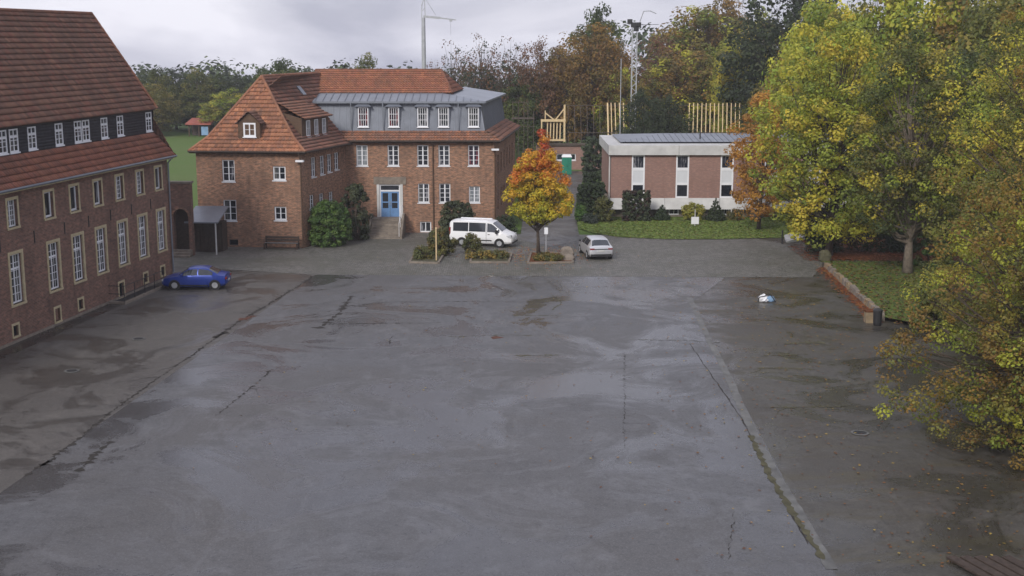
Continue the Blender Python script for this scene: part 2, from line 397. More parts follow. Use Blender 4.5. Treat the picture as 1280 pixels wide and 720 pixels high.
crack([(980, 430), (1030, 428)], .5, 28, 'moss'); crack([(950, 445), (1010, 443)], .25, 29, 'moss'); crack([(945, 460), (1020, 462)], .2, 30, 'moss'); crack([(955, 510), (1060, 508)], .12, 31, 'moss')
crack([(780, 424), (860, 426), (900, 428)], .14, 32, 'gutter', .017)
crack([(780, 560), (781, 480), (781, 440)], .03, 33); crack([(910, 700), (918, 640)], .03, 34)

# ------------------------------------------------------------------ facades, walls with openings, windows
class Facade:
    def __init__(s, p, ang, z=0.0):            # local x runs right as seen from outside, y inward
        s.p = Vector((p[0], p[1], 0)); s.a = ang; s.u = Vector((math.cos(ang), math.sin(ang), 0)); s.n = Vector((math.sin(ang), -math.cos(ang), 0)); s.z = z
    def __call__(s, u, d, z): v = s.p + s.u * u - s.n * d; return (v.x, v.y, z + s.z)
    def px(s, x, y, d=0.0):
        r = Vector(ray(x, y)); q = s.p - s.n * d; t = (q.dot(s.n)) / r.dot(s.n)
        P = r * t; v = Vector((P.x, P.y, 0)) - q
        return v.dot(s.u), CAM_H + P.z - s.z
def facade_between(a, b): return Facade(a, math.atan2(b[1] - a[1], b[0] - a[0]))
def wall_holes(m, F, u0, u1, z0, z1, holes, depth=.16, d=0.0):
    us = sorted({u0, u1, *[h[0] for h in holes], *[h[1] for h in holes]}); zs = sorted({z0, z1, *[h[2] for h in holes], *[h[3] for h in holes]})
    us = [u for u in us if u0 <= u <= u1]; zs = [z for z in zs if z0 <= z <= z1]
    for i in range(len(us) - 1):
        for j in range(len(zs) - 1):
            cu, cz = (us[i] + us[i + 1]) / 2, (zs[j] + zs[j + 1]) / 2
            if any(h[0] < cu < h[1] and h[2] < cz < h[3] for h in holes): continue
            m.quad(F(us[i], d, zs[j]), F(us[i + 1], d, zs[j]), F(us[i + 1], d, zs[j + 1]), F(us[i], d, zs[j + 1]))
    for a, b, c, e in holes:
        D = d + depth
        m.quad(F(a, d, c), F(a, d, e), F(a, D, e), F(a, D, c)); m.quad(F(b, d, c), F(b, D, c), F(b, D, e), F(b, d, e))
        m.quad(F(a, d, c), F(a, D, c), F(b, D, c), F(b, d, c)); m.quad(F(a, d, e), F(b, d, e), F(b, D, e), F(a, D, e))
WC = {}; wrn = random.Random(99)
def window(root, F, u, z0, z1, wd, cols=2, rows=4, transom=None, d=.09, sill=True, surround=0, glass='glass', fw=.07, bar=.028, frame_mat='white_paint', mull=.075, name='window', rec=None):
    """u = centre, z0..z1 opening, wd opening width.  window > pane, glazing_bar, sill, surround"""
    rec = d if rec is None else rec
    key = (rec, round(z1 - z0, 2), round(wd, 2), cols, rows, transom, sill, surround, fw, bar, frame_mat, mull)
    h = key[1]; hw = key[2] / 2
    if key not in WC:
        f = MB(); fd = .06
        f.box((-hw, 0, 0), (-hw + fw, fd, h)); f.box((hw - fw, 0, 0), (hw, fd, h)); f.box((-hw + fw, 0, 0), (hw - fw, fd, fw * 1.2)); f.box((-hw + fw, 0, h - fw), (hw - fw, fd, h))
        cells = [(-hw + fw, hw - fw)]
        if cols > 1 and mull:
            f.box((-mull / 2, .003, fw * 1.2), (mull / 2, fd, h - fw)); cells = [(-hw + fw, -mull / 2), (mull / 2, hw - fw)]
        if transom:
            zt = h * transom
            for a, b in cells: f.box((a, .006, zt - .05), (b, fd, zt + .05))
        panes = []; g = MB()
        zb, zt_ = fw * 1.2, h - fw
        for a, b in cells:
            p = MB(); p.quad((a, .045, zb), (b, .045, zb), (b, .045, zt_), (a, .045, zt_)); panes.append(p.mesh('pane'))
            for r in range(1, rows):
                z = zb + (zt_ - zb) * r / rows; g.box((a, .022, z - bar / 2), (b, .04, z + bar / 2))
            if cols in (4, 6) or cols == 1.5:
                k = {4: 2, 6: 3, 1.5: 2}[cols]
                for q in range(1, k):
                    x = a + (b - a) * q / k; g.box((x - bar / 2, .025, zb), (x + bar / 2, .038, zt_))
        sl = MB(); sl.box((-hw - .06, -rec - .05, -.07), (hw + .06, -.001, 0.0))
        su = None
        if surround:
            su = MB(); e = surround; o = -rec - .03; i_ = -rec + .05
            su.box((-hw - e, o, 0), (-hw, i_, h)); su.box((hw, o, 0), (hw + e, i_, h)); su.box((-hw - e, o, h), (hw + e, i_, h + e)); su.box((-hw - e, o - .03, -e * .8), (hw + e, i_, 0))
        WC[key] = (f.mesh('window'), panes, g.mesh('glazing_bar') if g.f else None, sl.mesh('sill'), su.mesh('surround') if su else None)
        WC[key][0].materials.append(M[frame_mat])
        if g.f: WC[key][2].materials.append(M[frame_mat])
        WC[key][3].materials.append(M['white_paint'])
        if su: WC[key][4].materials.append(M['sandstone'])
    fm, pm, gm, sm, sum_ = WC[key]
    base = F(u, d, z0)
    o = link(name, fm, root, base, F.a)
    def sub(nm, me, mat=None):
        c = bpy.data.objects.new(nm, me); COL.objects.link(c); c.parent = o; WLOC[c.name] = Vector(base)
        return c
    for p in pm:
        c = sub('pane', p)
        if not p.materials: p.materials.append(M['glass'])
        gl = glass if glass not in ('glass', 'glass_curtain') else wrn.choice(['glass', 'glass', 'glass_b', 'glass_curtain', 'glass_c'])
        c.material_slots[0].link = 'OBJECT'; c.material_slots[0].material = M[gl]
    if gm: sub('glazing_bar', gm)['kind'] = 'stuff'
    if sill: sub('sill', sm)
    if sum_: sub('surround', sum_)
    return o
def hole(u, z0, z1, wd): return (u - wd / 2, u + wd / 2, z0, z1)

# ------------------------------------------------------------------ roof tiles, slates: joined but real pieces
def colour_attr(me, cols):
    a = me.color_attributes.new('Col', 'FLOAT_COLOR', 'CORNER'); a.data.foreach_set('color', np.asarray(cols, dtype=np.float32).ravel())
def tiles(name, fields, parent, mat, pal, course=.36, tw=.24, lift=.085, wave=.03, res=4, seed=1, kind='stuff'):
    """fields: list of (eave left, eave right, top right, top left) corners"""
    rs = np.random.RandomState(seed); V = []; Fq = []; C = []; nv = 0; pal = np.array(pal)
    base = np.array(wloc(parent))
    for E0, E1, T1, T0 in fields:
        E0, E1, T0, T1 = [np.array(p, float) for p in (E0, E1, T0, T1)]
        L = np.linalg.norm(E1 - E0); e = (E1 - E0) / L; sv = (T0 - E0) - e * np.dot(T0 - E0, e); S = np.linalg.norm(sv); s = sv / S; nrm = np.cross(e, s)
        a1 = np.dot(T0 - E0, e); b1 = np.dot(T1 - E0, e); lo, hi = min(0, a1), max(L, b1)
        nc = max(1, int(round(S / course))); nx = int((hi - lo) / tw * res) + 2; xs = lo + np.arange(nx) * tw / res
        ph = (xs / tw) % 1.0; wv = wave * np.cos(2 * np.pi * ph) if wave else np.zeros(nx)
        ntile = int(nx / res) + 2; prev_top = None
        for i in range(nc):
            t0, t1 = S * i / nc, S * (i + 1) / nc
            pick = np.repeat(rs.randint(0, len(pal), ntile // 5 + 2), rs.randint(3, 8, ntile // 5 + 2))[:ntile] if False else rs.randint(0, len(pal), ntile)
            rowc = (pal[pick] * .6 + pal.mean(0) * .4) * rs.uniform(.86, 1.14, (ntile, 1)) * rs.uniform(.93, 1.06)
            rj = rs.uniform(-.008, .008)
            pts = []
            for t, h in ((t0, lift + rj), (t1, 0.0)):
                a = a1 * t / S; b = L + (b1 - L) * t / S; x = np.clip(xs, a, b)
                pts.append((E0 + np.outer(x, e) + s * t + np.outer(wv + h, nrm), x))
            low, top = pts
            # a riser strip below the course's lower edge closes the step
            a = 0 + a1 * t0 / S; xr = low[1]; ris = E0 + np.outer(xr, e) + s * t0 + np.outer(wv - .012, nrm)
            V += [ris, low[0], top[0]]; k = np.arange(nx - 1); tid = np.minimum((k // res), ntile - 1)
            ok1 = np.abs(np.diff(low[1])) > 1e-5; ok2 = (np.abs(np.diff(top[1])) > 1e-5) | ok1
            q1 = np.stack([nv + k, nv + k + 1, nv + nx + k + 1, nv + nx + k], 1)[ok1]; q2 = np.stack([nv + nx + k, nv + nx + k + 1, nv + 2 * nx + k + 1, nv + 2 * nx + k], 1)[ok2]
            Fq += [q1, q2]; cc = rowc[tid]
            C += [np.repeat(cc[ok1] * .55, 4, 0), np.repeat(cc[ok2], 4, 0)]; nv += 3 * nx  # riser faces darkened: the shadow line below each course put into colour
    V = np.concatenate(V) - base; Fq = np.concatenate(Fq); C = np.concatenate(C)
    me = quad_mesh(name, V, Fq); colour_attr(me, np.concatenate([C, np.ones((len(C), 1))], 1)); me.materials.append(mat)
    o = link(name, me, parent, base); o['kind'] = kind; return o
def quad_mesh(name, V, Fq):
    me = bpy.data.meshes.new(name); me.vertices.add(len(V)); me.vertices.foreach_set('co', np.asarray(V, np.float32).ravel())
    nf = len(Fq); me.loops.add(nf * 4); me.loops.foreach_set('vertex_index', np.asarray(Fq, np.int32).ravel())
    me.polygons.add(nf); me.polygons.foreach_set('loop_start', np.arange(0, nf * 4, 4, dtype=np.int32)); me.polygons.foreach_set('loop_total', np.full(nf, 4, dtype=np.int32))
    me.update(calc_edges=True); me.validate(); return me
def ridge_caps(parent, lines, mat, r=.13, name='ridge_tiles', pal=((.2, .085, .05), (.16, .07, .045))):
    m = MB(); cols = []; rn = random.Random(4)
    for a, b in lines:
        a, b = Vector(a), Vector(b); n = max(1, int((b - a).length / .4))
        for i in range(n):
            p, q = a.lerp(b, i / n), a.lerp(b, (i + 1.08) / n); m.tube([p, q], [r * .9, r], 7)
    me = m.mesh(name, wloc(parent)); me.materials.append(mat)
    for p in me.polygons:
        cols += [(*random.Random(p.index // 9).choice(pal), 1)] * p.loop_total
    colour_attr(me, cols); o = link(name, me, parent, wloc(parent)); o['kind'] = 'stuff'; return o
RED = [(0.291, 0.112, 0.069), (0.263, 0.101, 0.067), (0.224, 0.092, 0.067), (0.314, 0.129, 0.078), (0.19, 0.083, 0.062)]
ORANGE = [(0.356, 0.149, 0.078), (0.31, 0.132, 0.071), (0.253, 0.11, 0.069), (0.414, 0.19, 0.103), (0.196, 0.097, 0.069)]
BROWN = [(0.226, 0.121, 0.086), (0.187, 0.106, 0.079), (0.264, 0.138, 0.092), (0.154, 0.091, 0.073)]
SLATE = [(.04, .043, .055), (.05, .052, .064), (.033, .036, .046)]

# ------------------------------------------------------------------ long school building on the left
LA, LB = gnd(0, 437), gnd(215, 346)
FL = facade_between(LA, LB); UEND = 20.85; U0 = -14.0; DEPTH = 8.4
left = thing('school_building', FL(8, 0, 0), 'long dark brick school building with steep tiled roof and slate dormer band, left edge', 'building')
holes = []; wins = []
for u in (-.72, 2.05, 5.85, 8.55, 11.3, 14.05, 16.8, 19.5): wins.append((u, 2.02, 4.6, 1.12, 4, 6, .7, 'low'))
ups = [(-.7, 1), (2.08, 1), (5.72, 0), (8.5, 0), (11.25, 0), (14.0, 1), (16.75, 1), (19.42, 0)]
for u, g in ups: wins.append((u, 6.02, 7.42, .92, 4 if g else 1, 5 if g else 1, None, 'up'))
for u in (-1.0, 1.58, 8.45, 16.85, 19.35): wins.append((u, .36, .92, .5, 1, 1, None, 'cellar'))
wins.append((13.5, .06, .95, .62, 1, 1, None, 'cellar')); wins.append((5.85, .22, .95, .55, 1, 1, None, 'brickup'))
for a in wins: holes.append(hole(a[0], a[1], a[2], a[3]))
m = MB(); wall_holes(m, FL, U0, UEND, -.05, 8.0, holes, .2)
Fend = Facade(FL(UEND, 0, 0)[:2], FL.a + math.pi / 2)
m.quad(FL(UEND, 0, -.05), FL(UEND, DEPTH, -.05), FL(UEND, DEPTH, 8.0), FL(UEND, 0, 8.0)); m.quad(FL(UEND, DEPTH, -.05), FL(U0, DEPTH, -.05), FL(U0, DEPTH, 8.0), FL(UEND, DEPTH, 8.0))
m.quad(FL(U0, DEPTH, -.05), FL(U0, 0, -.05), FL(U0, 0, 8.0), FL(U0, DEPTH, 8.0))
m.build('wall', M['brick_dark'], left)
rn = random.Random(3)
for u, z0, z1, wd, cols, rows, tr, kd in wins:
    if kd == 'low': window(left, FL, u, z0, z1, wd, cols, rows, tr, .13, True, .17, rn.choice(['glass', 'glass', 'glass_curtain']))
    elif kd == 'up': window(left, FL, u, z0, z1, wd, cols if cols > 1 else 1, rows, None, .15, True, .15, 'glass' if cols == 1 else 'glass_curtain', fw=.06 if cols > 1 else .09)
    elif kd == 'cellar': window(left, FL, u, z0, z1, wd, 1, 1, None, .12, False, .12, 'glass', fw=.04, frame_mat='dark_metal')
    else:
        o = window(left, FL, u, z0, z1, wd, 1, 1, None, .05, False, .12, 'glass', fw=.04, frame_mat='wood_brown')
        for c in o.children:
            if c.name.startswith('pane'): c.material_slots[0].material = M['brick_dark']
# wall anchors and relieving arches between the storeys
m = MB()
for u in (.7, 4.0, 7.2, 9.95, 12.65, 15.4, 18.1): m.box((u - .03, -.035, 4.9), (u + .03, -.001, 5.55), FL)
m.build('wall_anchor', M['dark_metal'], left)
m = MB(); m.box((U0, -.05, -.04), (UEND + .05, -.001, .14), FL); m.build('plinth', M['stone_grey'], left)
# eaves: soffit, fascia, gutter
m = MB(); m.box((U0, -.38, 7.86), (UEND + .38, -.002, 8.0), FL); m.build('eaves_board', M['sandstone'], left)
m = MB(); m.tube([FL(U0, -.47, 8.02), FL(UEND + .45, -.47, 8.02)], .075, 8); m.build('gutter', M['zinc'], left)
m = MB(); m.tube([FL(UEND - .06, -.4, 7.95), FL(UEND - .06, -.1, 7.6), FL(UEND - .06, -.1, .3)], .055, 8); m.build('downpipe', M['zinc_light'], left)
BD, BZ0, BZ1 = .62, 9.6, 11.12; RU, RD, RZ = 19.9, 4.2, 17.15; BU = 20.3
base = MB()
base.poly([FL(U0, -.38, 8.0), FL(UEND + .38, -.38, 8.0), FL(BU, BD, BZ0 - .05), FL(U0, BD, BZ0 - .05)])
base.poly([FL(U0, BD + .02, BZ1), FL(BU, BD + .02, BZ1), FL(RU, RD, RZ - .03), FL(U0, RD, RZ - .03)])
base.poly([FL(U0, RD, RZ - .03), FL(RU, RD, RZ - .03), FL(UEND + .38, DEPTH + .38, 8.0), FL(U0, DEPTH + .38, 8.0)])
base.poly([FL(UEND + .38, -.38, 8.0), FL(UEND + .38, DEPTH + .38, 8.0), FL(RU, RD, RZ - .03), FL(BU + .05, BD - .1, BZ1), FL(BU + .05, BD, BZ0)])
roof = base.build('roof', M['wood_dark'], left)
tiles('roof_tiles', [(FL(U0, -.42, 8.05), FL(UEND + .4, -.42, 8.05), FL(BU, BD - .02, BZ0), FL(U0, BD - .02, BZ0))], roof, M['tile'], RED, seed=2)
tiles('roof_tiles', [(FL(U0, BD - .32, BZ1 - .02), FL(BU + .05, BD - .32, BZ1 - .02), FL(RU, RD, RZ), FL(U0, RD, RZ))], roof, M['tile'], BROWN + RED[2:3], seed=3)
tiles('roof_tiles', [(FL(UEND + .42, -.42, 8.0), FL(UEND + .42, DEPTH + .4, 8.0), FL(RU + .02, RD, RZ), FL(RU + .02, RD, RZ))], roof, M['tile'], BROWN, seed=5)
ridge_caps(roof, [(FL(U0, RD, RZ), FL(RU, RD, RZ)), (FL(RU, RD, RZ), FL(BU + .1, BD - .3, BZ1 + .05))], M['tile'])
# slate-hung dormer band
bw = [3.85, 5.12, 7.08, 9.86, 12.1, 13.06, 15.3, 17.45, 20.0]
fb = [FL.px(x, 178, BD)[0] for x in (2.5, 17, 40, 74, 98, 108, 131, 151)]
bw = fb + [BU - .55]
bh = [hole(u, 9.72, 10.94, .84) for u in bw]
m = MB(); wall_holes(m, FL, U0, BU, BZ0 - .05, BZ1 + .02, bh, .1, BD)
m.quad(FL(BU, BD, BZ0 - .05), FL(BU, BD + 1.2, BZ0 - .05), FL(BU, BD + 1.2, BZ1 + .02), FL(BU, BD, BZ1 + .02))
band = m.build('dormer_band', M['wood_dark'], left)
segs = sorted([U0] + [v for h in bh for v in (h[0] - .01, h[1] + .01)] + [BU])
sf = []
for i in range(0, len(segs), 2):
    if segs[i + 1] - segs[i] > .03: sf.append((FL(segs[i], BD - .012, BZ0), FL(segs[i + 1], BD - .012, BZ0), FL(segs[i + 1], BD - .012, BZ1), FL(segs[i], BD - .012, BZ1)))
for h in bh:
    sf.append((FL(h[0], BD - .012, BZ0), FL(h[1], BD - .012, BZ0), FL(h[1], BD - .012, h[2] - .07), FL(h[0], BD - .012, h[2] - .07)))
    sf.append((FL(h[0], BD - .012, h[3] + .01), FL(h[1], BD - .012, h[3] + .01), FL(h[1], BD - .012, BZ1), FL(h[0], BD - .012, BZ1)))
tiles('slates', sf, band, M['slate'], SLATE, .17, .2, .012, 0, 1, 8)
for u in bw: window(left, FL, u, 9.72, 10.94, .84, 2, 4, .66, BD - .03, True, 0, 'glass_curtain', fw=.075, mull=.05, rec=.0)
m = MB(); m.box((U0, BD - .2, BZ1 - .1), (BU + .03, BD - .05, BZ1 - .005), FL); m.build('band_fascia', M['dark_metal'], left)

# ------------------------------------------------------------------ hip-roofed wing with the mansard main house (one building)
WA, WB = gnd(250, 308), gnd(380, 310); WBK = (-13.45, 103.8); MR = (-1.3, 103.8)
FW = facade_between(WA, WB); FS = facade_between(WB, WBK); FM = facade_between((WBK[0], 103.8), MR); WW = (Vector(WB) - Vector(WA)).length; SW = (Vector(WBK) - Vector(WB)).length; MW = MR[0] - WBK[0]
SIDE_L = 17.0; FR_ = Facade(MR, math.atan2(1, .094))
main = thing('main_building', FM(MW / 2, 4, 0), 'warm brick house with hipped tile wing, zinc mansard storey and blue entrance door', 'building')
EZ = 7.3
def pxwin(F, cx, y0, y1, wd_px):
    a = F.px(cx - wd_px / 2, y1); b = F.px(cx + wd_px / 2, y0); return ((a[0] + b[0]) / 2, a[1], b[1], abs(b[0] - a[0]))
ww = [pxwin(FW, 285.5, 200, 227, 14.5), pxwin(FW, 349, 208, 225.5, 15.5), pxwin(FW, 287.5, 250, 276, 15), pxwin(FW, 350.5, 258.5, 275.5, 14.5)]
vent = pxwin(FW, 292, 299.5, 306.5, 11)
m = MB(); wall_holes(m, FW, 0, WW, -.05, EZ, [hole(*a) for a in ww + [vent]])
sw = [pxwin(FS, x, y0, y1, 5.5) for x, y0, y1 in ((392, 196, 222), (403, 194, 219), (412, 192, 216), (421, 190, 213), (390, 243, 262), (402, 241, 259), (414, 239, 256))]
wall_holes(m, FS, 0, SW, -.05, EZ, [hole(*a) for a in sw])
mw = [pxwin(FM, x, 181.5, 207.5, 13.6) for x in (452.5, 491.5, 528.5, 555, 592)] + [pxwin(FM, x, 229.5, 253.5, 13.6) for x in (529.5, 556)] + [pxwin(FM, 593, 233, 253.5, 13.6)]
dr = pxwin(FM, 487.5, 230.5, 271, 25); base_w = [pxwin(FM, 532, 277, 290.5, 14), pxwin(FM, 557, 277, 288, 12)]
wall_holes(m, FM, 0, MW, -.4, EZ + .25, [hole(*a) for a in mw + base_w + [dr]])
rw = []
for k in range(6): rw += [(1.6 + k * 2.5, 4.6, 6.25, .85), (1.6 + k * 2.5, 1.7, 3.3, .85)]
wall_holes(m, FR_, 0, SIDE_L, -.3, EZ + .25, [hole(*a) for a in rw])
m.quad((*WA, -.05), FW(0, 9, -.05), FW(0, 9, EZ), (*WA, EZ))
m.quad(FR_(SIDE_L, 0, -.3), FR_(SIDE_L, 12, -.3), FR_(SIDE_L, 12, EZ + .25), FR_(SIDE_L, 0, EZ + .25))
m.build('wall', M['brick_warm'], main)
rn = random.Random(8)
window(main, FW, *ww[0], 2, 3, None, .1, fw=.08); window(main, FW, *ww[1], 2, 2, None, .1, fw=.1, glass='glass_curtain')
window(main, FW, *ww[2], 2, 3, None, .1, glass='glass_curtain'); window(main, FW, *ww[3], 2, 2, None, .1, fw=.1, glass='glass_curtain')
window(main, FW, *vent, 1, 1, None, .12, False, frame_mat='dark_metal', fw=.04, name='vent')
for a in sw: window(main, FS, a[0], a[1], a[2], min(a[3], .8), 2, 3, None, .1, fw=.06)
for i, a in enumerate(mw): window(main, FM, *a, 2, 4, None, .1, True, 0, 'glass_pale' if i in (0, 7) else ('glass_red' if i == 4 else 'glass'), fw=.075, mull=.1, bar=.03)
for a in base_w: window(main, FM, *a, 2, 1, None, .1, False, fw=.09)
for a in rw: window(main, FR_, *a, 2, 3, None, .12, False, fw=.06)
# entrance: stone surround, double door, steps with cheek walls, railing
u, z0, z1, wd = dr
m = MB(); m.box((u - wd / 2 - .22, -.06, z0), (u - wd / 2, .1, z1), FM); m.box((u + wd / 2, -.06, z0), (u + wd / 2 + .22, .1, z1), FM); m.build('door_surround', M['white_dirty'], main)
m = MB(); m.box((u - wd / 2 - .45, -.05, z1), (u + wd / 2 + .5, .1, z1 + .62), FM); m.build('lintel', M['stone_grey'], main)
m = MB(); hh = z1 - z0
for a, b, c, e in ((-wd / 2, -wd / 2 + .1, 0, hh), (wd / 2 - .1, wd / 2, 0, hh), (-wd / 2 + .1, wd / 2 - .1, hh - .1, hh), (-wd / 2 + .1, wd / 2 - .1, hh * .78, hh * .78 + .12)): m.box((u + a, .05, z0 + c), (u + b, .12, z0 + e), FM)
m.build('door_frame', M['white_paint'], main)
m = MB(); m.quad(FM(u - wd / 2 + .1, .09, z0 + hh * .78 + .12), FM(u + wd / 2 - .1, .09, z0 + hh * .78 + .12), FM(u + wd / 2 - .1, .09, z1 - .1), FM(u - wd / 2 + .1, .09, z1 - .1)); m.build('fanlight', M['glass'], main)
for sgn in (-1, 1):
    m = MB(); a, b = (u - wd / 2 + .1, u - .012) if sgn < 0 else (u + .012, u + wd / 2 - .1); t = .13
    m.box((a, .07, z0), (a + t, .12, z0 + hh * .78), FM); m.box((b - t, .07, z0), (b, .12, z0 + hh * .78), FM); m.box((a + t, .07, z0), (b - t, .12, z0 + .7), FM); m.box((a + t, .07, z0 + hh * .78 - t), (b - t, .12, z0 + hh * .78), FM); m.box((a + t, .075, z0 + 1.15), (b - t, .12, z0 + 1.24), FM)
    d_ = m.build('door', M['blue_door'], main)
    m = MB(); m.quad(FM(a + t, .1, z0 + .7), FM(b - t, .1, z0 + .7), FM(b - t, .1, z0 + hh * .78 - t), FM(a + t, .1, z0 + hh * .78 - t)); m.build('pane', M['glass'], d_)
    hx = b - .06 if sgn < 0 else a + .06
    m = MB(); m.tube([FM(hx, .03, z0 + .95), FM(hx, .03, z0 + 1.3)], .018, 6); m.build('handle', M['grey_metal'], d_)
ns = 8
for k in range(ns):
    m = MB(); zt = z0 - (z0 + .05) * k / ns
    m.box((u - 1.35, -.9 - .32 * (k + 1), -.1), (u + 1.05, -.9 - .32 * k if k else .02, zt - .012 * 0), FM); m.build('step', M['stone_grey'], main)
for sx in (-1.53, 1.07):
    m = MB(); P = [FM(u + sx + dx_, dd, zz) for dx_ in (0, .16) for dd, zz in ((0, -.1), (-3.5, -.1), (-3.5, .3), (-.9, z0 + .3), (0, z0 + .3))]
    m.add(P, ((0, 1, 2, 3, 4), (9, 8, 7, 6, 5), (1, 6, 7, 2), (2, 7, 8, 3), (3, 8, 9, 4))); m.build('cheek_wall', M['stone_grey'], main)
m = MB()
for (d0, zb) in ((-.9, z0), (-2.2, z0 * .5 + .1), (-3.4, .2)): m.tube([FM(u + 1.0, d0, zb), FM(u + 1.0, d0, zb + 1.0)], .02, 6)
m.tube([FM(u + 1.0, 0, z0 + 1.0), FM(u + 1.0, -.9, z0 + 1.0), FM(u + 1.0, -3.4, 1.2)], .024, 6); m.build('handrail', M['white_paint'], main)
m = MB(); x = FM.px(541.5, 230)[0]; m.tube([FM(x, -.5, EZ + .2), FM(x, -.09, EZ - .2), FM(x, -.09, 0)], .055, 8); m.build('downpipe', M['wood_brown'], main)
m = MB(); m.tube([FM(MW - .2, -.45, EZ + .2), FM(MW - .08, -.1, EZ - .35), FM(MW - .08, -.1, 0)], .055, 8); m.build('downpipe', M['wood_brown'], main)
m = MB(); m.tube([FW(WW - .1, -.45, EZ + .0), FW(WW - .05, -.1, EZ - .6), FW(WW - .05, -.1, 0)], .055, 8); m.build('downpipe', M['wood_brown'], main)
# wall lamps at the corners
for F_, uu, zz in ((FW, WW - .05, EZ - .75), (FM, MW - .05, EZ - .55)):
    m = MB(); m.box((uu - .3, -.42, zz), (uu + .3, -.1, zz + .14), F_); m.box((uu - .05, -.1, zz + .03), (uu + .05, .0, zz + .1), F_); m.build('wall_lamp', M['white_paint'], main)
# wing roof
A_ = Vector((-19.4, 100.5, 12.75)); fl = Vector(FW(-.42, -.42, EZ)); fr = Vector(FW(WW + .42, -.42, EZ)); br = Vector((WBK[0] + .45, 103.8, EZ))
ld = (br - fr).normalized(); bk = 12.0; br2 = fr + ld * bk; rb = A_ + ld * bk; bl2 = fl + Vector((.15, 1, 0)) * 12
kick = lambda p: Vector((p.x + (A_.x - p.x) * .27, p.y + (A_.y - p.y) * .27, EZ + (A_.z - EZ) * .19))
flb, frb = kick(fl), kick(fr); brb = br2 + (frb - fr); blb = flb + (bl2 - fl)
dn = Vector((0, 0, .07))
m = MB()
for q in ((fl, fr, frb, flb), (flb, frb, A_), (fr, br2, brb, frb), (frb, brb, rb, A_), (bl2, fl, flb, blb), (blb, flb, A_, rb)): m.poly([p - dn for p in q])
wroof = m.build('roof', M['wood_dark'], main)
tiles('roof_tiles', [(fl, fr, frb, flb), (flb, frb, A_, A_)], wroof, M['tile'], ORANGE, .37, .24, .09, .03, seed=21)
tiles('roof_tiles', [(fr, br2, brb, frb), (frb, brb, rb, A_)], wroof, M['tile'], BROWN + RED[2:], .37, .24, .09, .03, seed=22)
tiles('roof_tiles', [(bl2, fl, flb, blb), (blb, flb, A_, rb)], wroof, M['tile'], BROWN, .37, .24, .09, .03, seed=23)
ridge_caps(wroof, [(fl, flb), (flb, A_), (fr, frb), (frb, A_), (A_, rb)], M['tile'], .12, pal=((.3, .14, .08), (.25, .11, .065)))
m = MB(); m.box((-.4, -.36, EZ - .16), (WW + .4, -.002, EZ - .06), FW); m.tube([fl - Vector((.02, .06, .02)), fr + Vector((.02, -.06, -.02))], .07, 8); m.tube([fr + Vector((.06, 0, -.02)), br + Vector((.06, 0, -.02))], .07, 8)
m.build('gutter', M['wood_dark'], main)
# small gabled dormer on the front hip
def roof_pt(pl, px, py):     # picture point on the plane through three points
    a, b, c = pl; n = (b - a).cross(c - a); r = Vector(ray(px, py)); C = Vector((0, 0, CAM_H)); return C + r * ((a - C).dot(n) / r.dot(n))
q = roof_pt((flb, frb, A_), 312, 176); dw, dh = .85, 1.35; FD = Facade((q.x - FW.u.x * 0, q.y), FW.a, q.z)
m = MB(); o_ = -.05
m.poly([FD(-dw, o_, 0), FD(dw, o_, 0), FD(dw, o_, dh), FD(0, o_, dh + .75), FD(-dw, o_, dh)])
m.poly([FD(dw, o_, 0), FD(dw, 2.6, 0), FD(dw, 2.6, dh), FD(dw, o_, dh)]); m.poly([FD(-dw, 2.6, 0), FD(-dw, o_, 0), FD(-dw, o_, dh), FD(-dw, 2.6, dh)])
dm = m.build('dormer', M['wood_brown'], main)
tiles('dormer_tiles', [(FD(dw + .15, 2.7, dh - .08), FD(dw + .15, -.25, dh - .08), FD(0, -.25, dh + .84), FD(0, 2.7, dh + .84))][::-1] and [(FD(dw + .15, -.25, dh - .08), FD(dw + .15, 2.7, dh - .08), FD(0, 2.7, dh + .84), FD(0, -.25, dh + .84)), (FD(-dw - .15, 2.7, dh - .08), FD(-dw - .15, -.25, dh - .08), FD(0, -.25, dh + .84), FD(0, 2.7, dh + .84))], dm, M['tile'], BROWN, .3, .24, .05, .02, seed=24)
window(main, FD, .05, .3, 1.35, .95, 2, 2, None, -.04 + o_, True, 0, 'glass_curtain', fw=.12, rec=.02)
# long shed dormer with three casements on the wing's right slope
PR = (frb, brb, A_)
a3, b3 = roof_pt(PR, 384, 172), roof_pt(PR, 412, 162); FD2 = Facade((a3.x, a3.y), math.atan2(ld.y, ld.x), a3.z); Ld = (Vector((b3.x, b3.y)) - Vector((a3.x, a3.y))).length
L0, L1, hd = -.9, 3.9, 1.5
m = MB(); m.poly([FD2(L0, 0, -.3), FD2(L1, 0, -.3), FD2(L1, 0, hd), FD2(L0, 0, hd)]); m.poly([FD2(L1, 0, -.3), FD2(L1, 2.2, -.3), FD2(L1, 2.2, hd + .6), FD2(L1, 0, hd)]); m.poly([FD2(L0, 2.2, -.3), FD2(L0, 0, -.3), FD2(L0, 0, hd), FD2(L0, 2.2, hd + .6)])
dm = m.build('dormer', M['wood_brown'], main)
tiles('dormer_tiles', [(FD2(L0 - .2, -.3, hd - .05), FD2(L1 + .25, -.3, hd - .05), FD2(L1 - .2, 2.1, hd + 1.15), FD2(L0 + .2, 2.1, hd + 1.15))], dm, M['tile'], BROWN + ORANGE[1:3], .37, .24, .09, .03, seed=25)
for k in range(3): window(main, FD2, .15 + k * 1.45, .08, 1.32, .62, 2, 2, None, -.07, True, 0, 'glass_curtain', fw=.08, mull=.04, rec=.02)
q = roof_pt((frb, brb, A_), 376, 114); m = MB(); sl = (A_ - frb - ld * (A_ - frb).dot(ld)).normalized(); nn = ld.cross(sl)
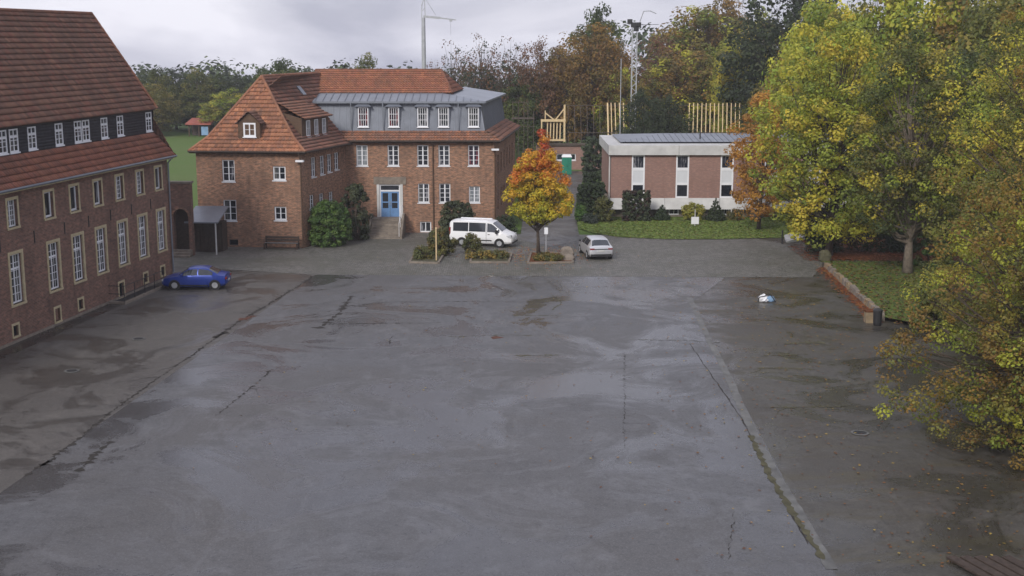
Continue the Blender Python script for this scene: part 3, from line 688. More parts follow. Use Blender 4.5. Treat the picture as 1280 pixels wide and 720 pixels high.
c0 = q + nn * .12; e1, e2 = ld * .3, sl * .45
m.add([c0 - e1 - e2, c0 + e1 - e2, c0 + e1 + e2, c0 - e1 + e2] + [p - nn * .2 for p in (c0 - e1 - e2, c0 + e1 - e2, c0 + e1 + e2, c0 - e1 + e2)], ((0, 1, 2, 3), (0, 4, 5, 1), (1, 5, 6, 2), (2, 6, 7, 3), (3, 7, 4, 0))); m.build('skylight', M['zinc_light'], main)
# mansard storey
e0, s0 = .95, 8.25; e1_, s1 = 1.35, 10.62; UL = -3.2
UR = MW; RS = SIDE_L
def FMr(d, off, z): return FR_(off, d, z)
m = MB()
m.poly([FM(UL, -.4, EZ + .2), FM(UR + .4, -.4, EZ + .2), FM(UR - e0, e0, s0 - .04), FM(UL, e0, s0 - .04)]); m.poly([FM(UR + .4, -.4, EZ + .2), FR_(RS + .4, -.4, EZ + .2), FR_(RS, e0, s0 - .04), FM(UR - e0, e0, s0 - .04)])
mroof = m.build('roof', M['wood_dark'], main)
tiles('roof_tiles', [(FM(UL, -.42, EZ + .24), FM(UR + .42, -.42, EZ + .24), FM(UR - e0, e0, s0), FM(UL, e0, s0)), (FR_(-.42, -.42, EZ + .24), FR_(RS + .4, -.42, EZ + .24), FR_(RS, e0, s0), FR_(e0, e0, s0))], mroof, M['tile'], ORANGE[:3] + BROWN, .37, .24, .09, .03, seed=31)
m = MB(); m.box((UL, -.36, EZ + .06), (UR + .36, -.002, EZ + .16), FM); m.tube([FM(UL + 3.6, -.48, EZ + .2), FM(UR + .46, -.48, EZ + .2)], .075, 8); m.tube([FR_(-.46, -.48, EZ + .2), FR_(RS, -.48, EZ + .2)], .075, 8); m.build('gutter', M['wood_dark'], main)
m = MB(); m.poly([FM(UL, e0, s0), FM(UR - e0, e0, s0), FM(UR - e1_, e1_, s1), FM(UL, e1_, s1)]); m.poly([FM(UR - e0, e0, s0), FR_(RS, e0, s0), FR_(RS, e1_, s1), FM(UR - e1_, e1_, s1)])
mans = m.build('mansard', M['zinc'], main)
m = MB(); k = UL
while k < UR - e1_ - .2:
    m.bar(FM(k, e0 - .015, s0), FM(k, e1_ - .015, s1), .03, .05); k += .52
k = .8 + e1_
while k < RS:
    m.bar(FR_(k, e0 - .015, s0), FR_(k, e1_ - .015, s1), .03, .05); k += .52
m.bar(FM(UR - e0, e0, s0), FM(UR - e1_, e1_, s1), .07, .07)
o = m.build('standing_seam', M['zinc_light'], mans); o['kind'] = 'stuff'
c0_, t0 = .85, 3.7; ZC, ZT = 10.62, 11.2
m = MB()
cp = [FM(UL - .2, c0_, ZC), FM(UR - c0_, c0_, ZC), FR_(RS, c0_, ZC), FR_(RS, t0 + 1, ZT), FM(UR - t0 - 1, t0, ZT), FM(UL - .2, t0, ZT)]
m.poly([cp[0], cp[1], cp[4], cp[5]]); m.poly([cp[1], cp[2], cp[3], cp[4]])
cq = [(p[0], p[1], p[2] - .16) for p in cp]
m.quad(cq[0], cq[1], cp[1], cp[0]); m.quad(cq[1], cq[2], cp[2], cp[1])
m.poly([cq[0], FM(UL - .2, e1_ + .1, ZC - .16), FM(UR - e1_ - .1, e1_ + .1, ZC - .16), cq[1]]); m.poly([cq[1], FM(UR - e1_ - .1, e1_ + .1, ZC - .16), FR_(RS, e1_ + .1, ZC - .16), cq[2]])
cap = m.build('zinc_roof', M['zinc_light'], main)
m = MB(); k = UL + .1
while k < UR - 1.2:
    kt = min(k, UR - t0 - 1); m.bar(FM(k, c0_, ZC + .03), FM(kt, t0, ZT + .03) if k < UR - t0 - 1 else FM(k, c0_ + (t0 - c0_) * max(0, (UR - c0_ - k) / (t0 + 1 - c0_)), ZC + (ZT - ZC) * max(0, (UR - c0_ - k) / (t0 + 1 - c0_)) + .03), .035, .06); k += .6
o = m.build('standing_seam', M['zinc'], cap); o['kind'] = 'stuff'
rl = FM(UL - 1.0, t0 - .1, ZT); RX = FM.px(552, 87, 7.4)[0]; RZm = FM.px(500, 87.5, 7.4)[1]; EX = FM.px(565, 112, t0)[0]
UX = FM.px(386, 100, t0)[0]
m = MB(); tr_ = [FM(UX, t0 - .1, ZT - .05), FM(EX, t0 - .1, ZT - .05), FM(RX, 7.4, RZm - .06), FM(UX, 7.4, RZm - .06)]
m.poly(tr_); m.poly([tr_[1], FM(EX + .6, 12, ZT - .05), tr_[2]]); m.poly([FM(EX + .6, 12, ZT - .05), FM(UX, 12, ZT - .05), tr_[3], tr_[2]])
uroof = m.build('roof', M['wood_dark'], main)
tiles('roof_tiles', [(FM(UX, t0 - .14, ZT - .02), FM(EX, t0 - .14, ZT - .02), FM(RX, 7.4, RZm), FM(UX, 7.4, RZm)), (FM(EX, t0 - .1, ZT - .02), FM(EX + .6, 12, ZT - .02), FM(RX, 7.4, RZm), FM(RX, 7.4, RZm))], uroof, M['tile'], RED[:2] + ORANGE[:3], .37, .24, .09, .03, seed=33)
ridge_caps(uroof, [(FM(UX, 7.4, RZm), FM(RX, 7.4, RZm)), (FM(RX, 7.4, RZm), FM(EX, t0, ZT))], M['tile'], .12)
for i, cx in enumerate((454.5, 492.5, 528.5, 554.5, 592)):
    a = pxwin(FM, cx, 134, 158.5, 12.5); a0 = FM.px(cx, 158.5, 1.05); a1 = FM.px(cx, 134, 1.05); uu = a0[0]; zb, zt = a0[1], a1[1]; hw = .42
    m = MB(); m.box((uu - hw - .1, .96, zb - .05), (uu + hw + .1, 2.0, zt + .06), FM)
    er = [FM(uu + sx * (hw + .28), dd, zt + .06) for sx, dd in ((-1, .7), (1, .7), (1, 2.2), (-1, 2.2))]; tp = FM(uu, 1.35, zt + .58); tq = FM(uu, 2.2, zt + .58)
    m.poly([er[0], er[1], tp]); m.poly([er[1], er[2], tq, tp]); m.poly([er[3], er[0], tp, tq]); m.poly(er[::-1])
    m.build('dormer', M['zinc'], main)
    window(main, FM, uu, zb, zt, hw * 2, 4, 3, None, .90, True, 0, 'glass_red' if i < 2 else ('glass_curtain' if i == 3 else 'glass'), fw=.075, mull=.035, bar=.035, rec=.03)
m = MB()
for x in (439, 479, 573):
    uu = FM.px(x, 140, 1.1)[0]; m.tube([FM(uu, .78, ZC - .1), FM(uu, .8, s0 + .1)], .045, 6)
m.build('downpipe', M['zinc_light'], main)

# ------------------------------------------------------------------ flat-roofed annex on the right
AY = 112.9; AX0 = gnd(763, 272)[0]; AX1 = 33.0; FA = Facade((AX0, AY), 0.0); AW = AX1 - AX0
annex = thing('annex_building', FA(AW / 2, 5, 0), 'low flat roofed brick annex with white cornice and vertical white window strips behind lawn', 'building')
zt, zc, zb1, zb0 = FA.px(850, 181.5)[1], FA.px(850, 193.5)[1], FA.px(850, 247.5)[1], FA.px(850, 261)[1]
st = [FA.px(x, 220)[0] for x in (797.7, 853, 908.5)]; sp_ = st[1] - st[0]; st += [st[2] + sp_ * k for k in (1, 2)]; shw = .58
hs_ = [(s_ - shw, s_ + shw, zb1, zc) for s_ in st]
m = MB(); wall_holes(m, FA, 0, AW, zb1, zc, hs_, .14)
Fl = Facade((AX0 - .05, AY + 12), -math.pi / 2); m.quad(FA(0, 12, zb1), FA(0, 0, zb1), FA(0, 0, zc), FA(0, 12, zc)); m.quad(FA(AW, 0, zb1), FA(AW, 12, zb1), FA(AW, 12, zc), FA(AW, 0, zc)); m.quad(FA(AW, 12, zb1), FA(0, 12, zb1), FA(0, 12, zc), FA(AW, 12, zc))
m.build('wall', M['brick_plain'], annex)
m = MB(); m.box((.25, .35, -.05), (AW - .3, 11.6, zb0), FA); m.build('basement_wall', M['stone_grey'], annex)
for k in range(4):                                    # cornice in panels
    m = MB(); a, b = -.25 + k * (AW + .5) / 4, -.25 + (k + 1) * (AW + .5) / 4 - .03
    m.box((a, -.3, zc + .002), (b, 12.2, zt), FA); m.build('cornice_panel', M['white_dirty'], annex)
for k in range(5):                                    # sloped plinth panels
    a, b = -.05 + k * AW / 5, -.05 + (k + 1) * AW / 5 - .03
    m = MB(); P = [FA(x, d_, z_) for x in (a, b) for d_, z_ in ((-.05, zb1 - .002), (-.42, zb0), (.35, zb0), (.35, zb1 - .002))]
    m.add(P, ((0, 1, 2, 3), (7, 6, 5, 4), (0, 4, 5, 1), (1, 5, 6, 2), (0, 3, 7, 4))); m.build('plinth_panel', M['white_dirty'], annex)
def zpx(y): return FA.px(850, y)[1]
for i, s_ in enumerate(st):
    m = MB(); Z = [zb1, zb1 + .09, zpx(230.5), zpx(229), zpx(212.5), zpx(210.5), zc - .08, zc]; d0, d1 = .015, .12; f_ = .13
    m.box((s_ - shw, d0, zb1), (s_ - shw + f_, d1, zc), FA); m.box((s_ + shw - f_, d0, zb1), (s_ + shw, d1, zc), FA)
    for a, b in ((Z[0], Z[1] + .06), (Z[2] - .06, Z[3] + .04), (Z[4] - .06, Z[5] + .06), (Z[6] - .05, Z[7])): m.box((s_ - shw + f_, d0 + .003, a), (s_ + shw - f_, d1, b), FA)
    wo_ = m.build('window', M['white_paint'], annex)
    for a, b, g in ((Z[1] + .06, Z[2] - .06, 'glass'), (Z[5] + .06, Z[6] - .05, 'glass_curtain')):
        p = MB(); p.quad(FA(s_ - shw + f_, .07, a), FA(s_ + shw - f_, .07, a), FA(s_ + shw - f_, .07, b), FA(s_ - shw + f_, .07, b)); p.build('pane', M[g], wo_)
    p = MB(); p.box((s_ - shw + f_, .045, Z[3] + .04), (s_ + shw - f_, .1, Z[4] - .06), FA); p.build('spandrel_panel', M['panel_white'], wo_)
for x in (842, 905, 960):                             # basement windows behind the shrubs
    uu = FA.px(x, 267, .35)[0]
    window(annex, FA, uu, .2, .95, .9, 2, 1, None, .3, False, fw=.1)
m = MB(); m.tube([FA(-.12, .25, zt), FA(-.12, .25, 0)], .07, 8); m.build('downpipe', M['white_dirty'], annex)
m = MB(); m.box((1.2, 2.2, zt + .002), (AW - 1, 11.4, zt + .12), FA); m.build('roof_kerb', M['dark_metal'], annex)
m = MB(); z1_ = zt + .14; zr = z1_ + .42
r4 = [FA(.9, 1.9, z1_), FA(AW - .7, 1.9, z1_), FA(AW - .7, 11.7, z1_), FA(.9, 11.7, z1_)]; ra, rb_ = FA(5.2, 6.8, zr), FA(AW - 4, 6.8, zr)
m.poly([r4[0], r4[1], rb_, ra]); m.poly([r4[1], r4[2], rb_]); m.poly([r4[2], r4[3], ra, rb_]); m.poly([r4[3], r4[0], ra]); m.poly(r4[::-1])
ar = m.build('roof', M['zinc_light'], annex)
m = MB()
for k in range(40):
    x = 1.4 + k * .55
    if x > AW - 1.2: break
    t = min(1, max(0, (x - .9) / 4.3), max(0, (AW - .7 - x) / 3.3)); p, q = Vector(FA(x, 1.9, z1_ + .02)), Vector(FA(x, 1.9 + 4.9 * t, z1_ + .02 + (zr - z1_) * t)); m.bar(p, q, .03, .05)
o = m.build('standing_seam', M['zinc'], ar); o['kind'] = 'stuff'
for uu in (8.3, 17.2):
    m = MB(); m.tube([FA(uu, 3.6, z1_ + .1), FA(uu, 3.6, z1_ + .95)], .06, 8); m.build('vent_pipe', M['dark_metal'], annex)

# ------------------------------------------------------------------ gate wall with arch and the lean-to beside it
ga, gb = (-23.6, 91.5), (-21.3, 91.2); FG = Facade((-25.3, 92.5), R(-4)); 
gate = thing('gate_wall', FG(1.2, 0, 0), 'dark brick gate wall with round arch between school building and wing', 'wall')
m = MB(); gw, gh, ah, ar_ = 2.0, 5.3, 2.9, .55; cx = 1.2; N = 14; t = .5
arc = [(cx + ar_ * math.cos(math.pi - math.pi * i / N), ah + ar_ * math.sin(math.pi - math.pi * i / N)) for i in range(N + 1)]
for d_ in (0, t):
    f = (lambda *q: m.poly(q)) if d_ == 0 else (lambda *q: m.poly(q[::-1]))
    f(FG(0, d_, 0), FG(cx - ar_, d_, 0), FG(cx - ar_, d_, ah), FG(cx - ar_, d_, gh), FG(0, d_, gh)); f(FG(cx + ar_, d_, 0), FG(gw, d_, 0), FG(gw, d_, gh), FG(cx + ar_, d_, gh), FG(cx + ar_, d_, ah))
    for (a, b), (c, e) in zip(arc, arc[1:]): f(FG(a, d_, b), FG(c, d_, e), FG(c, d_, gh), FG(a, d_, gh))
for (a, b), (c, e) in zip([(cx - ar_, 0)] + arc, arc + [(cx + ar_, 0)]): m.quad(FG(a, 0, b), FG(a, t, b), FG(c, t, e), FG(c, 0, e))
m.quad(FG(gw, 0, 0), FG(gw, t, 0), FG(gw, t, gh), FG(gw, 0, gh)); m.quad(FG(0, 0, gh), FG(gw, 0, gh), FG(gw, t, gh), FG(0, t, gh))
m.build('wall', M['brick_dark'], gate)
m = MB(); m.box((-.05, -.08, gh + .002), (gw + .08, t + .08, gh + .14), FG); m.build('coping', M['stone_grey'], gate)
m = MB()
for (a, b), (c, e) in zip(arc, arc[1:]):
    k = 1.25; a2, b2, c2, e2 = cx + (a - cx) * k, ah + (b - ah) * k, cx + (c - cx) * k, ah + (e - ah) * k
    P = [FG(a, -.04, b), FG(c, -.04, e), FG(c2, -.04, e2), FG(a2, -.04, b2), FG(a, .03, b), FG(c, .03, e), FG(c2, .03, e2), FG(a2, .03, b2)]
    m.add(P, ((0, 1, 2, 3), (0, 4, 5, 1), (2, 6, 7, 3)))
m.build('arch_ring', M['brick_warm'], gate)
m = MB(); m.box((cx - ar_ - .06, t + .003, 0), (cx + ar_ + .06, t + .06, ah + ar_ + .05), FG); m.build('door', M['wood_dark'], gate)  # panel added to darken the arch opening, shade put into its colour
for zz in range(3):
    m = MB(); m.box((cx - .7, -.9 + .3 * zz, 0), (cx + .78, -.02, .16 * (zz + 1)), FG); m.build('step', M['stone_grey'], gate)
FB = facade_between((-22.75, 92.6), (WA[0] + 1.35, WA[1] - 1.3)); bl_ = 2.8
FB = Facade((-23.75, 93.0), R(-3))
shed = thing('bike_shed', FB(1.1, 1, 0), 'low brown shed with sloping grey sheet roof between arch and wing', 'shed')
sx1 = 2.15
m = MB(); m.box((0, 1.3, 0), (sx1, 2.6, 2.2), FB); m.build('back_wall', M['wood_dark'], shed)
for k in range(7):
    m = MB(); m.box((.02 + k * .3, .9, .05), (.02 + k * .3 + .27, .98, 2.25), FB); m.build('plank', M['wood_dark'], shed)
m = MB(); P = [FB(x, d_, z_) for x in (-.2, sx1 + .15) for d_, z_ in ((-.25, 2.35), (2.75, 3.15), (2.75, 3.25), (-.25, 2.45))]
m.add(P, ((0, 1, 2, 3), (7, 6, 5, 4), (3, 2, 6, 7), (0, 4, 5, 1), (0, 3, 7, 4))); m.build('roof', M['zinc_light'], shed)
for x in (.12, 2.05):
    m = MB(); m.tube([FB(x, -.05, 0), FB(x, -.05, 2.37)], .055, 8); m.build('post', M['white_dirty'], shed)

# ------------------------------------------------------------------ vegetation
def leaves(rs, centres, radii, n_per, size, cols, up=.35, flat=1.0, shell=.55):
    """leaf quads spread through clumps; cols: one colour per clump"""
    K = len(centres); idx = np.repeat(np.arange(K), n_per); N = len(idx)
    d = rs.normal(size=(N, 3)); d /= np.linalg.norm(d, axis=1, keepdims=True); r = rs.uniform(shell ** 3, 1, N) ** (1 / 3)
    off = d * r[:, None] * radii[idx][:, None]; off[:, 2] *= flat
    c = centres[idx] + off
    nrm = d * 1.0 + rs.normal(size=(N, 3)) * .42 + np.array([0, 0, up * 1.9]); nrm /= np.linalg.norm(nrm, axis=1, keepdims=True)
    ref = rs.normal(size=(N, 3)); t = np.cross(nrm, ref); t /= np.linalg.norm(t, axis=1, keepdims=True); b = np.cross(nrm, t)
    s = size * rs.uniform(.55, 1.35, N)[:, None]; 
    V = np.stack([c - t * s * .5, c - b * s * .36 + nrm * s * .05, c + t * s * .6, c + b * s * .36 + nrm * s * .05], 1).reshape(-1, 3)
    col = cols[idx] * rs.uniform(.8, 1.2, (N, 1)) * (1 + rs.uniform(-.07, .07, (N, 3)))
    return V, np.repeat(np.clip(col, 0, 1), 4, 0)
def leaf_mesh(name, V, C, mat):
    me = quad_mesh(name, V, np.arange(len(V)).reshape(-1, 4)); a = me.color_attributes.new('Col', 'FLOAT_COLOR', 'POINT')
    a.data.foreach_set('color', np.concatenate([C, np.ones((len(C), 1))], 1).astype(np.float32).ravel()); me.materials.append(mat); return me
def envelope(rs, n, h, r, z0, top=.55, shape='round', inner=.35):
    """clump centres in a crown: returns points"""
    out = []
    while len(out) < n:
        p = rs.uniform(-1, 1, 3); t = (p[2] + 1) / 2
        if shape == 'round': rr = math.sin(math.pi * min(1, max(0, t * .86 + .13))) ** .62
        elif shape == 'cone': rr = (1 - t) ** .8 * 1.0 + .03
        elif shape == 'egg': rr = (math.sin(math.pi * (t ** .7))) ** .8
        elif shape == 'flame': rr = (math.sin(math.pi * (t ** .56))) ** 1.15 * .97 + .03
        elif shape == 'dome': rr = (1 - t ** 2.4) ** .5
        else: rr = 1
        q = math.hypot(p[0], p[1])
        if q > rr or (q < rr * inner and t < .8): continue
        ang = math.atan2(p[1], p[0]); lob = 1 + .18 * math.sin(3 * ang + h) + .12 * math.sin(5 * ang + 2.1 * r + 4 * t)
        out.append((p[0] * r * lob, p[1] * r * lob, z0 + t * (h - z0)))
    return np.array(out)
def limbs(m, rs, h, z0, cents, r0, frac=.5, n=7, bend=.1, top=.8):
    tr = [(0, 0, -.2)]; k = 6; off = np.zeros(2)
    for i in range(1, k + 1):
        off = off + rs.normal(size=2) * bend * h / 18; tr.append((off[0], off[1], h * top * i / k))
    rad = [r0 * 1.35] + [r0 * (1 - .85 * i / k) for i in range(1, k + 1)]
    m.tube(tr, rad, n); T = np.array(tr)
    pick = rs.permutation(len(cents))[:int(len(cents) * frac)]
    for j in pick:
        c = cents[j]; zs = max(z0 * .75, min(c[2] * rs.uniform(.45, .8), h * top * .95)); f = zs / (h * top) * k; i = int(min(f, k - 1)); st_ = T[i] + (T[i + 1] - T[i]) * (f - i) if i < k else T[-1]
        st_ = np.array([st_[0], st_[1], zs]); mid = st_ * .45 + c * .55 + np.array([0, 0, -.06 * np.linalg.norm(c - st_)]) + rs.normal(size=3) * .03 * np.linalg.norm(c - st_)
        rr = max(.025, r0 * (1 - .8 * zs / h) * .42); m.tube([st_, mid, c], [rr, rr * .6, rr * .18], 5, False)
def pal_pick(rs, pal, n): return np.array(pal)[rs.randint(0, len(pal), n)]
PROTO = {}
def proto(key, h, r, z0, ncl, nper, size, pal, cr=(.9, 1.6), shape='round', seed=1, bark='bark', frac=.35, mat='leaf', r0=None, flat=.8, colfn=None, inner=.35, shell=.55):
    rs = np.random.RandomState(seed); c = envelope(rs, ncl, h, r, z0, shape=shape, inner=inner); rad = rs.uniform(*cr, ncl)
    cols = pal_pick(rs, pal, ncl) if colfn is None else colfn(rs, c)
    V, C = leaves(rs, c, rad, nper, size, cols, flat=flat, shell=shell)
    m = MB(); limbs(m, rs, h, z0, c, r0 or h * .017, frac); tm = m.mesh('trunk', smooth=True); tm.materials.append(M[bark])
    PROTO[key] = (tm, leaf_mesh('crown', V, C, M[mat]), h, r)
GREEN = [(.09, .12, .034), (.115, .14, .038), (.07, .092, .032), (.14, .15, .04)]
DARK = [(.055, .075, .036), (.066, .086, .04), (.046, .062, .034)]
GOLD = [(.27, .18, .045), (.23, .165, .046), (.31, .2, .048), (.17, .14, .044), (.22, .135, .04)]
OLIVE = [(.23, .22, .05), (.175, .18, .046), (.29, .25, .055), (.13, .14, .042)]
YEL = [(.5, .48, .06), (.42, .43, .06), (.31, .36, .055), (.58, .5, .07), (.22, .27, .045)]
RUST = [(.19, .11, .06), (.155, .1, .058), (.22, .125, .058)]
ORG = [(.5, .29, .05), (.44, .25, .045), (.55, .34, .06), (.36, .22, .045)]
proto('green', 16, 5.5, 2.2, 292, 61, .36, GREEN, (.7, 1.35), shell=.7, seed=1)
proto('green_b', 17, 5.0, 2.0, 273, 61, .36, GREEN + OLIVE[:2], (.7, 1.35), shell=.7, seed=2, shape='egg')
proto('dark', 17, 5.5, 1.5, 292, 61, .34, DARK, (.7, 1.35), shell=.7, seed=3)
proto('gold', 18, 6.5, 2.2, 370, 65, .36, GOLD, (.75, 1.45), shell=.7, seed=4)
proto('gold_b', 18, 6.0, 2.0, 351, 65, .36, GOLD + OLIVE + YEL[:2] + YEL[4:], (.75, 1.45), shell=.7, seed=5)
proto('olive', 19, 6.5, 2.0, 370, 68, .36, OLIVE, (.75, 1.45), shell=.7, seed=6)
proto('olive_b', 20, 6.5, 2.0, 370, 68, .36, OLIVE + GREEN[1:2] + YEL[1:], (.75, 1.45), shell=.7, seed=7, shape='egg')
proto('yellow', 16, 5.5, 1.6, 331, 65, .32, YEL, (.8, 1.5), seed=8)
proto('sparse', 18, 6.0, 6, 150, 16, .30, RUST + DARK[:1], (.7, 1.3), seed=9, frac=.95, bend=.2) if False else proto('sparse', 18, 6.0, 5, 170, 13, .30, RUST + DARK[:1], (.6, 1.2), seed=9, frac=.95, shell=.2)
proto('rust', 18, 5.5, 3, 150, 50, .32, RUST, (.8, 1.4), seed=10, frac=.5)
proto('conifer', 15, 3.2, .8, 225, 48, .3, DARK, (.5, .95), seed=12, shape='cone', flat=.5, mat='leaf_dense', inner=.2)
def tree(name, x, Y, top, wpx, key, label, group=None, rz=None, z0=0.0, cat='tree', xy=None):
    """x: picture column of the crown's middle, top: picture row of its top, at distance Y"""
    tm, cm, h, r = PROTO[key]; X, zt_ = dep(x, top, Y)
    H_ = zt_ - z0; rad = wpx / 2 * Y / FPX
    rn_ = random.Random(int(x * 7 + Y)); o = thing(name, (X, Y, z0), label, cat, group, rn_.uniform(0, 6.28) if rz is None else rz)
    sc = (rad / r * 1.18, rad / r * 1.18, H_ / h)
    for nm, me in (('trunk', tm), ('crown', cm)):
        c = bpy.data.objects.new(nm, me); COL.objects.link(c); c.parent = o; c.scale = sc
    return o
# wood beyond the field
g1 = 'trees of the wood beyond the green field'
far = [(168, 226, 88, 58, 'dark'), (192, 222, 84, 50, 'green'), (217, 228, 86, 50, 'dark'), (245, 224, 82, 46, 'green_b'), (268, 228, 92, 50, 'green'), (293, 226, 93, 46, 'dark'), (318, 228, 88, 44, 'dark'), (328, 222, 84, 36, 'green'), (378, 222, 96, 60, 'dark'), (410, 226, 95, 50, 'green')]
ORD = ['leftmost', 'second', 'third', 'fourth', 'fifth', 'sixth', 'seventh', 'eighth', 'ninth', 'rightmost']
for q, (x, Y, t, wp, k) in enumerate(far): tree('wood_tree', x, Y, t, wp, k, 'dull dark tree, %s %sof ten in the wood row beyond the field' % (ORD[q], '' if q in (0, 9) else 'from left '), g1)
tree('wood_tree', 188, 212, 104, 56, 'olive', 'yellowish olive tree in front of the far wood, just right of the school roof')
tree('wood_tree', 290, 216, 108, 70, 'olive_b', 'olive bushy tree left of the hipped wing roof, in front of far wood')
tree('wood_tree', 240, 223, 112, 56, 'green_b', 'small green tree right behind the red roofed field shed')
tree('wood_tree', 352, 200, 73, 52, 'green', 'full round green tree rising above the apex of the hipped wing')
tree('wood_tree', 458, 205, 62, 42, 'green_b', 'lone layered tree standing above the red ridge left of the crane')
g2 = 'small conifers along the skyline behind the red ridge'
for q, (x, t) in enumerate(((424, 84), (436, 81), (478, 82), (497, 79), (511, 76), (521, 79), (542, 80))): tree('conifer', x, 240, t, 13, 'conifer', 'tiny dark conifer, %s %sof seven above the red ridge' % (ORD[q] if q < 6 else 'rightmost', '' if q in (0, 6) else 'from left '), g2)
tree('bare_oak', 566, 172, 50, 62, 'sparse', 'thinly leaved oak directly right of the crane mast')
tree('bare_oak', 602, 178, 42, 66, 'sparse', 'taller half bare oak with forked dark limbs above zinc roof corner')
tree('bare_oak', 640, 170, 46, 64, 'sparse', 'half bare oak between the forked oak and the rust topped one')
tree('bare_oak', 674, 168, 36, 58, 'rust', 'rust brown thin oak left of the big golden oak')
tree('oak', 622, 178, 96, 62, 'dark', 'dark low tree behind the zinc roof corner under bare oaks')
tree('oak', 654, 168, 96, 60, 'green', 'dark green bushy tree left of the golden oaks above red maple')
tree('oak', 697, 170, 60, 66, 'gold', 'left golden brown oak above the timber roof frame')
tree('oak', 742, 176, 30, 92, 'gold', 'big golden brown oak left of the lattice mast')
tree('oak', 748, 192, 5, 62, 'green', 'green topped tall tree sticking out above the golden oak')
tree('oak', 776, 172, 84, 58, 'gold_b', 'smaller tawny oak at the foot of the lattice mast')
tree('oak', 822, 184, 30, 58, 'rust', 'purplish brown thin tree just right of the lattice mast')
tree('oak', 808, 147, 112, 54, 'dark', 'dark green tree directly behind annex roof, left part')
tree('oak', 838, 146, 118, 44, 'dark', 'dark green tree left of the pale rafter row')
tree('oak', 852, 176, 62, 96, 'gold_b', 'olive gold broad tree above the annex roof')
tree('oak', 880, 196, 6, 110, 'gold_b', 'tall olive gold tree on the skyline above annex')
tree('oak', 908, 176, 58, 84, 'olive', 'olive tree behind the pale rafter row')
tree('oak', 918, 168, 48, 44, 'yellow', 'slim yellow green tree top above the pale rafters')
tree('oak', 952, 190, 4, 110, 'olive_b', 'tall olive tree on the skyline above the annex right end')
tree('oak', 988, 150, 84, 78, 'olive', 'olive tree behind the orange tree at the annex end')
tree('oak', 1000, 160, -40, 140, 'dark', 'very tall dark tree behind the yellow maple')
tree('oak', 1040, 126, -15, 120, 'yellow', 'tall yellow green tree rising above the broad yellow maple')
tree('oak', 1100, 120, -40, 140, 'olive_b', 'tall olive tree above the stone edged bank')
tree('oak', 1165, 118, -50, 150, 'yellow', 'towering yellow green tree right of the bank trunk')
tree('oak', 1240, 112, -60, 160, 'gold_b', 'towering tawny tree in the upper right corner')
tree('oak', 1300, 104, -60, 150, 'olive', 'tall olive tree cut by the right picture edge')
tree('oak', 905, 200, -2, 90, 'gold', 'tawny tree top on the skyline far behind the annex roof middle')
tree('oak', 1018, 140, 40, 90, 'gold', 'golden brown tree between orange tree and yellow maple, behind both')
tree('oak', 1210, 98, 60, 140, 'green', 'green tree filling the gap behind the big near tree')
m = MB()
rs = np.random.RandomState(77); n = 560; cx_ = rs.uniform(-95, 110, n); cy_ = rs.uniform(250, 285, n); cz_ = rs.uniform(1, 9.3, n); cy_ = np.where(cx_ > 15, cy_ - 30, cy_); cz_ = np.where(cx_ > 15, cz_ * 1.9, cz_)
V, C = leaves(rs, np.stack([cx_, cy_, cz_], 1), rs.uniform(2, 3.2, n), 40, .95, pal_pick(rs, DARK + GREEN[:1], n)); o = link('distant_wood', leaf_mesh('distant_wood', V, C, M['leaf_dense']))
tag(o, 'dark wood filling the horizon behind the single trees', 'wood', None, 'stuff')

# trees of the yard, each grown on its own
def hero(name, X, Y, h, r, z0, ncl, nper, size, cr, label, seed, pal=None, colfn=None, shape='round', bark='bark', frac=.4, r0=.2, inner=.45, flat=.8, cat='tree', top=.8, shell=.7):
    rs = np.random.RandomState(seed); o = thing(name, (X, Y, 0), label, cat)
    c = envelope(rs, ncl, h, r, z0, shape=shape, inner=inner); rad = rs.uniform(*cr, ncl); cols = pal_pick(rs, pal, ncl) if colfn is None else colfn(rs, c)
    V, C = leaves(rs, c, rad, nper, size, cols, flat=flat, shell=shell); V[:, 2] = np.where(V[:, 2] < .06, .06 - .3 * (V[:, 2] - .06), V[:, 2]); m = MB(); limbs(m, rs, h, z0, c, r0, frac, top=top)
    tm = m.mesh('trunk', smooth=True); tm.materials.append(M[bark]); cm = leaf_mesh('crown', V, C, M['leaf'])
    for nm, me in (('trunk', tm), ('crown', cm)):
        q = bpy.data.objects.new(nm, me); COL.objects.link(q); q.parent = o
    return o
def maple_cols(rs, c):
    t = (c[:, 2] - 2.4) / (9.6 - 2.4) * 1.05 - .02 + rs.normal(size=len(c)) * .17
    stops = np.array([[.42, .39, .05], [.58, .45, .05], [.66, .36, .045], [.62, .17, .04], [.48, .065, .04]]); f = np.clip(t, 0, .999) * 4; i = np.minimum(f.astype(int), 3); w_ = (f - i)[:, None]
    return stops[i] * (1 - w_) + stops[i + 1] * w_
mx_, my_ = gnd(673, 318)
hero('maple_tree', mx_, my_, 9.6, 2.3, 2.2, 250, 90, .17, (.3, .55), 'slender young maple, red at top and yellow below, in the middle island', 41, colfn=maple_cols, shape='flame', r0=.13, inner=.1, flat=.9)
hero('maple_tree', 23.2, 92.5, 17.6, 4.8, 1.4, 480, 95, .22, (.5, .95), 'bright yellow green broad maple overhanging the lawn right of the annex', 42, pal=YEL, r0=.24)
hero('beech_tree', 20.5, 105.5, 12.4, 2.3, 1.2, 150, 80, .2, (.4, .75), 'orange leaved small tree in front of the annex right end', 43, pal=ORG, r0=.15)
tx, ty = gnd(1117, 346)
hero('lime_tree', tx + .9, ty, 16, 4.0, 3.0, 330, 90, .19, (.5, .9), 'green tree with bare pale trunk on the grass bank behind stone edging', 44, pal=GREEN + OLIVE + YEL[2:5], r0=.3, bark='bark_pale')
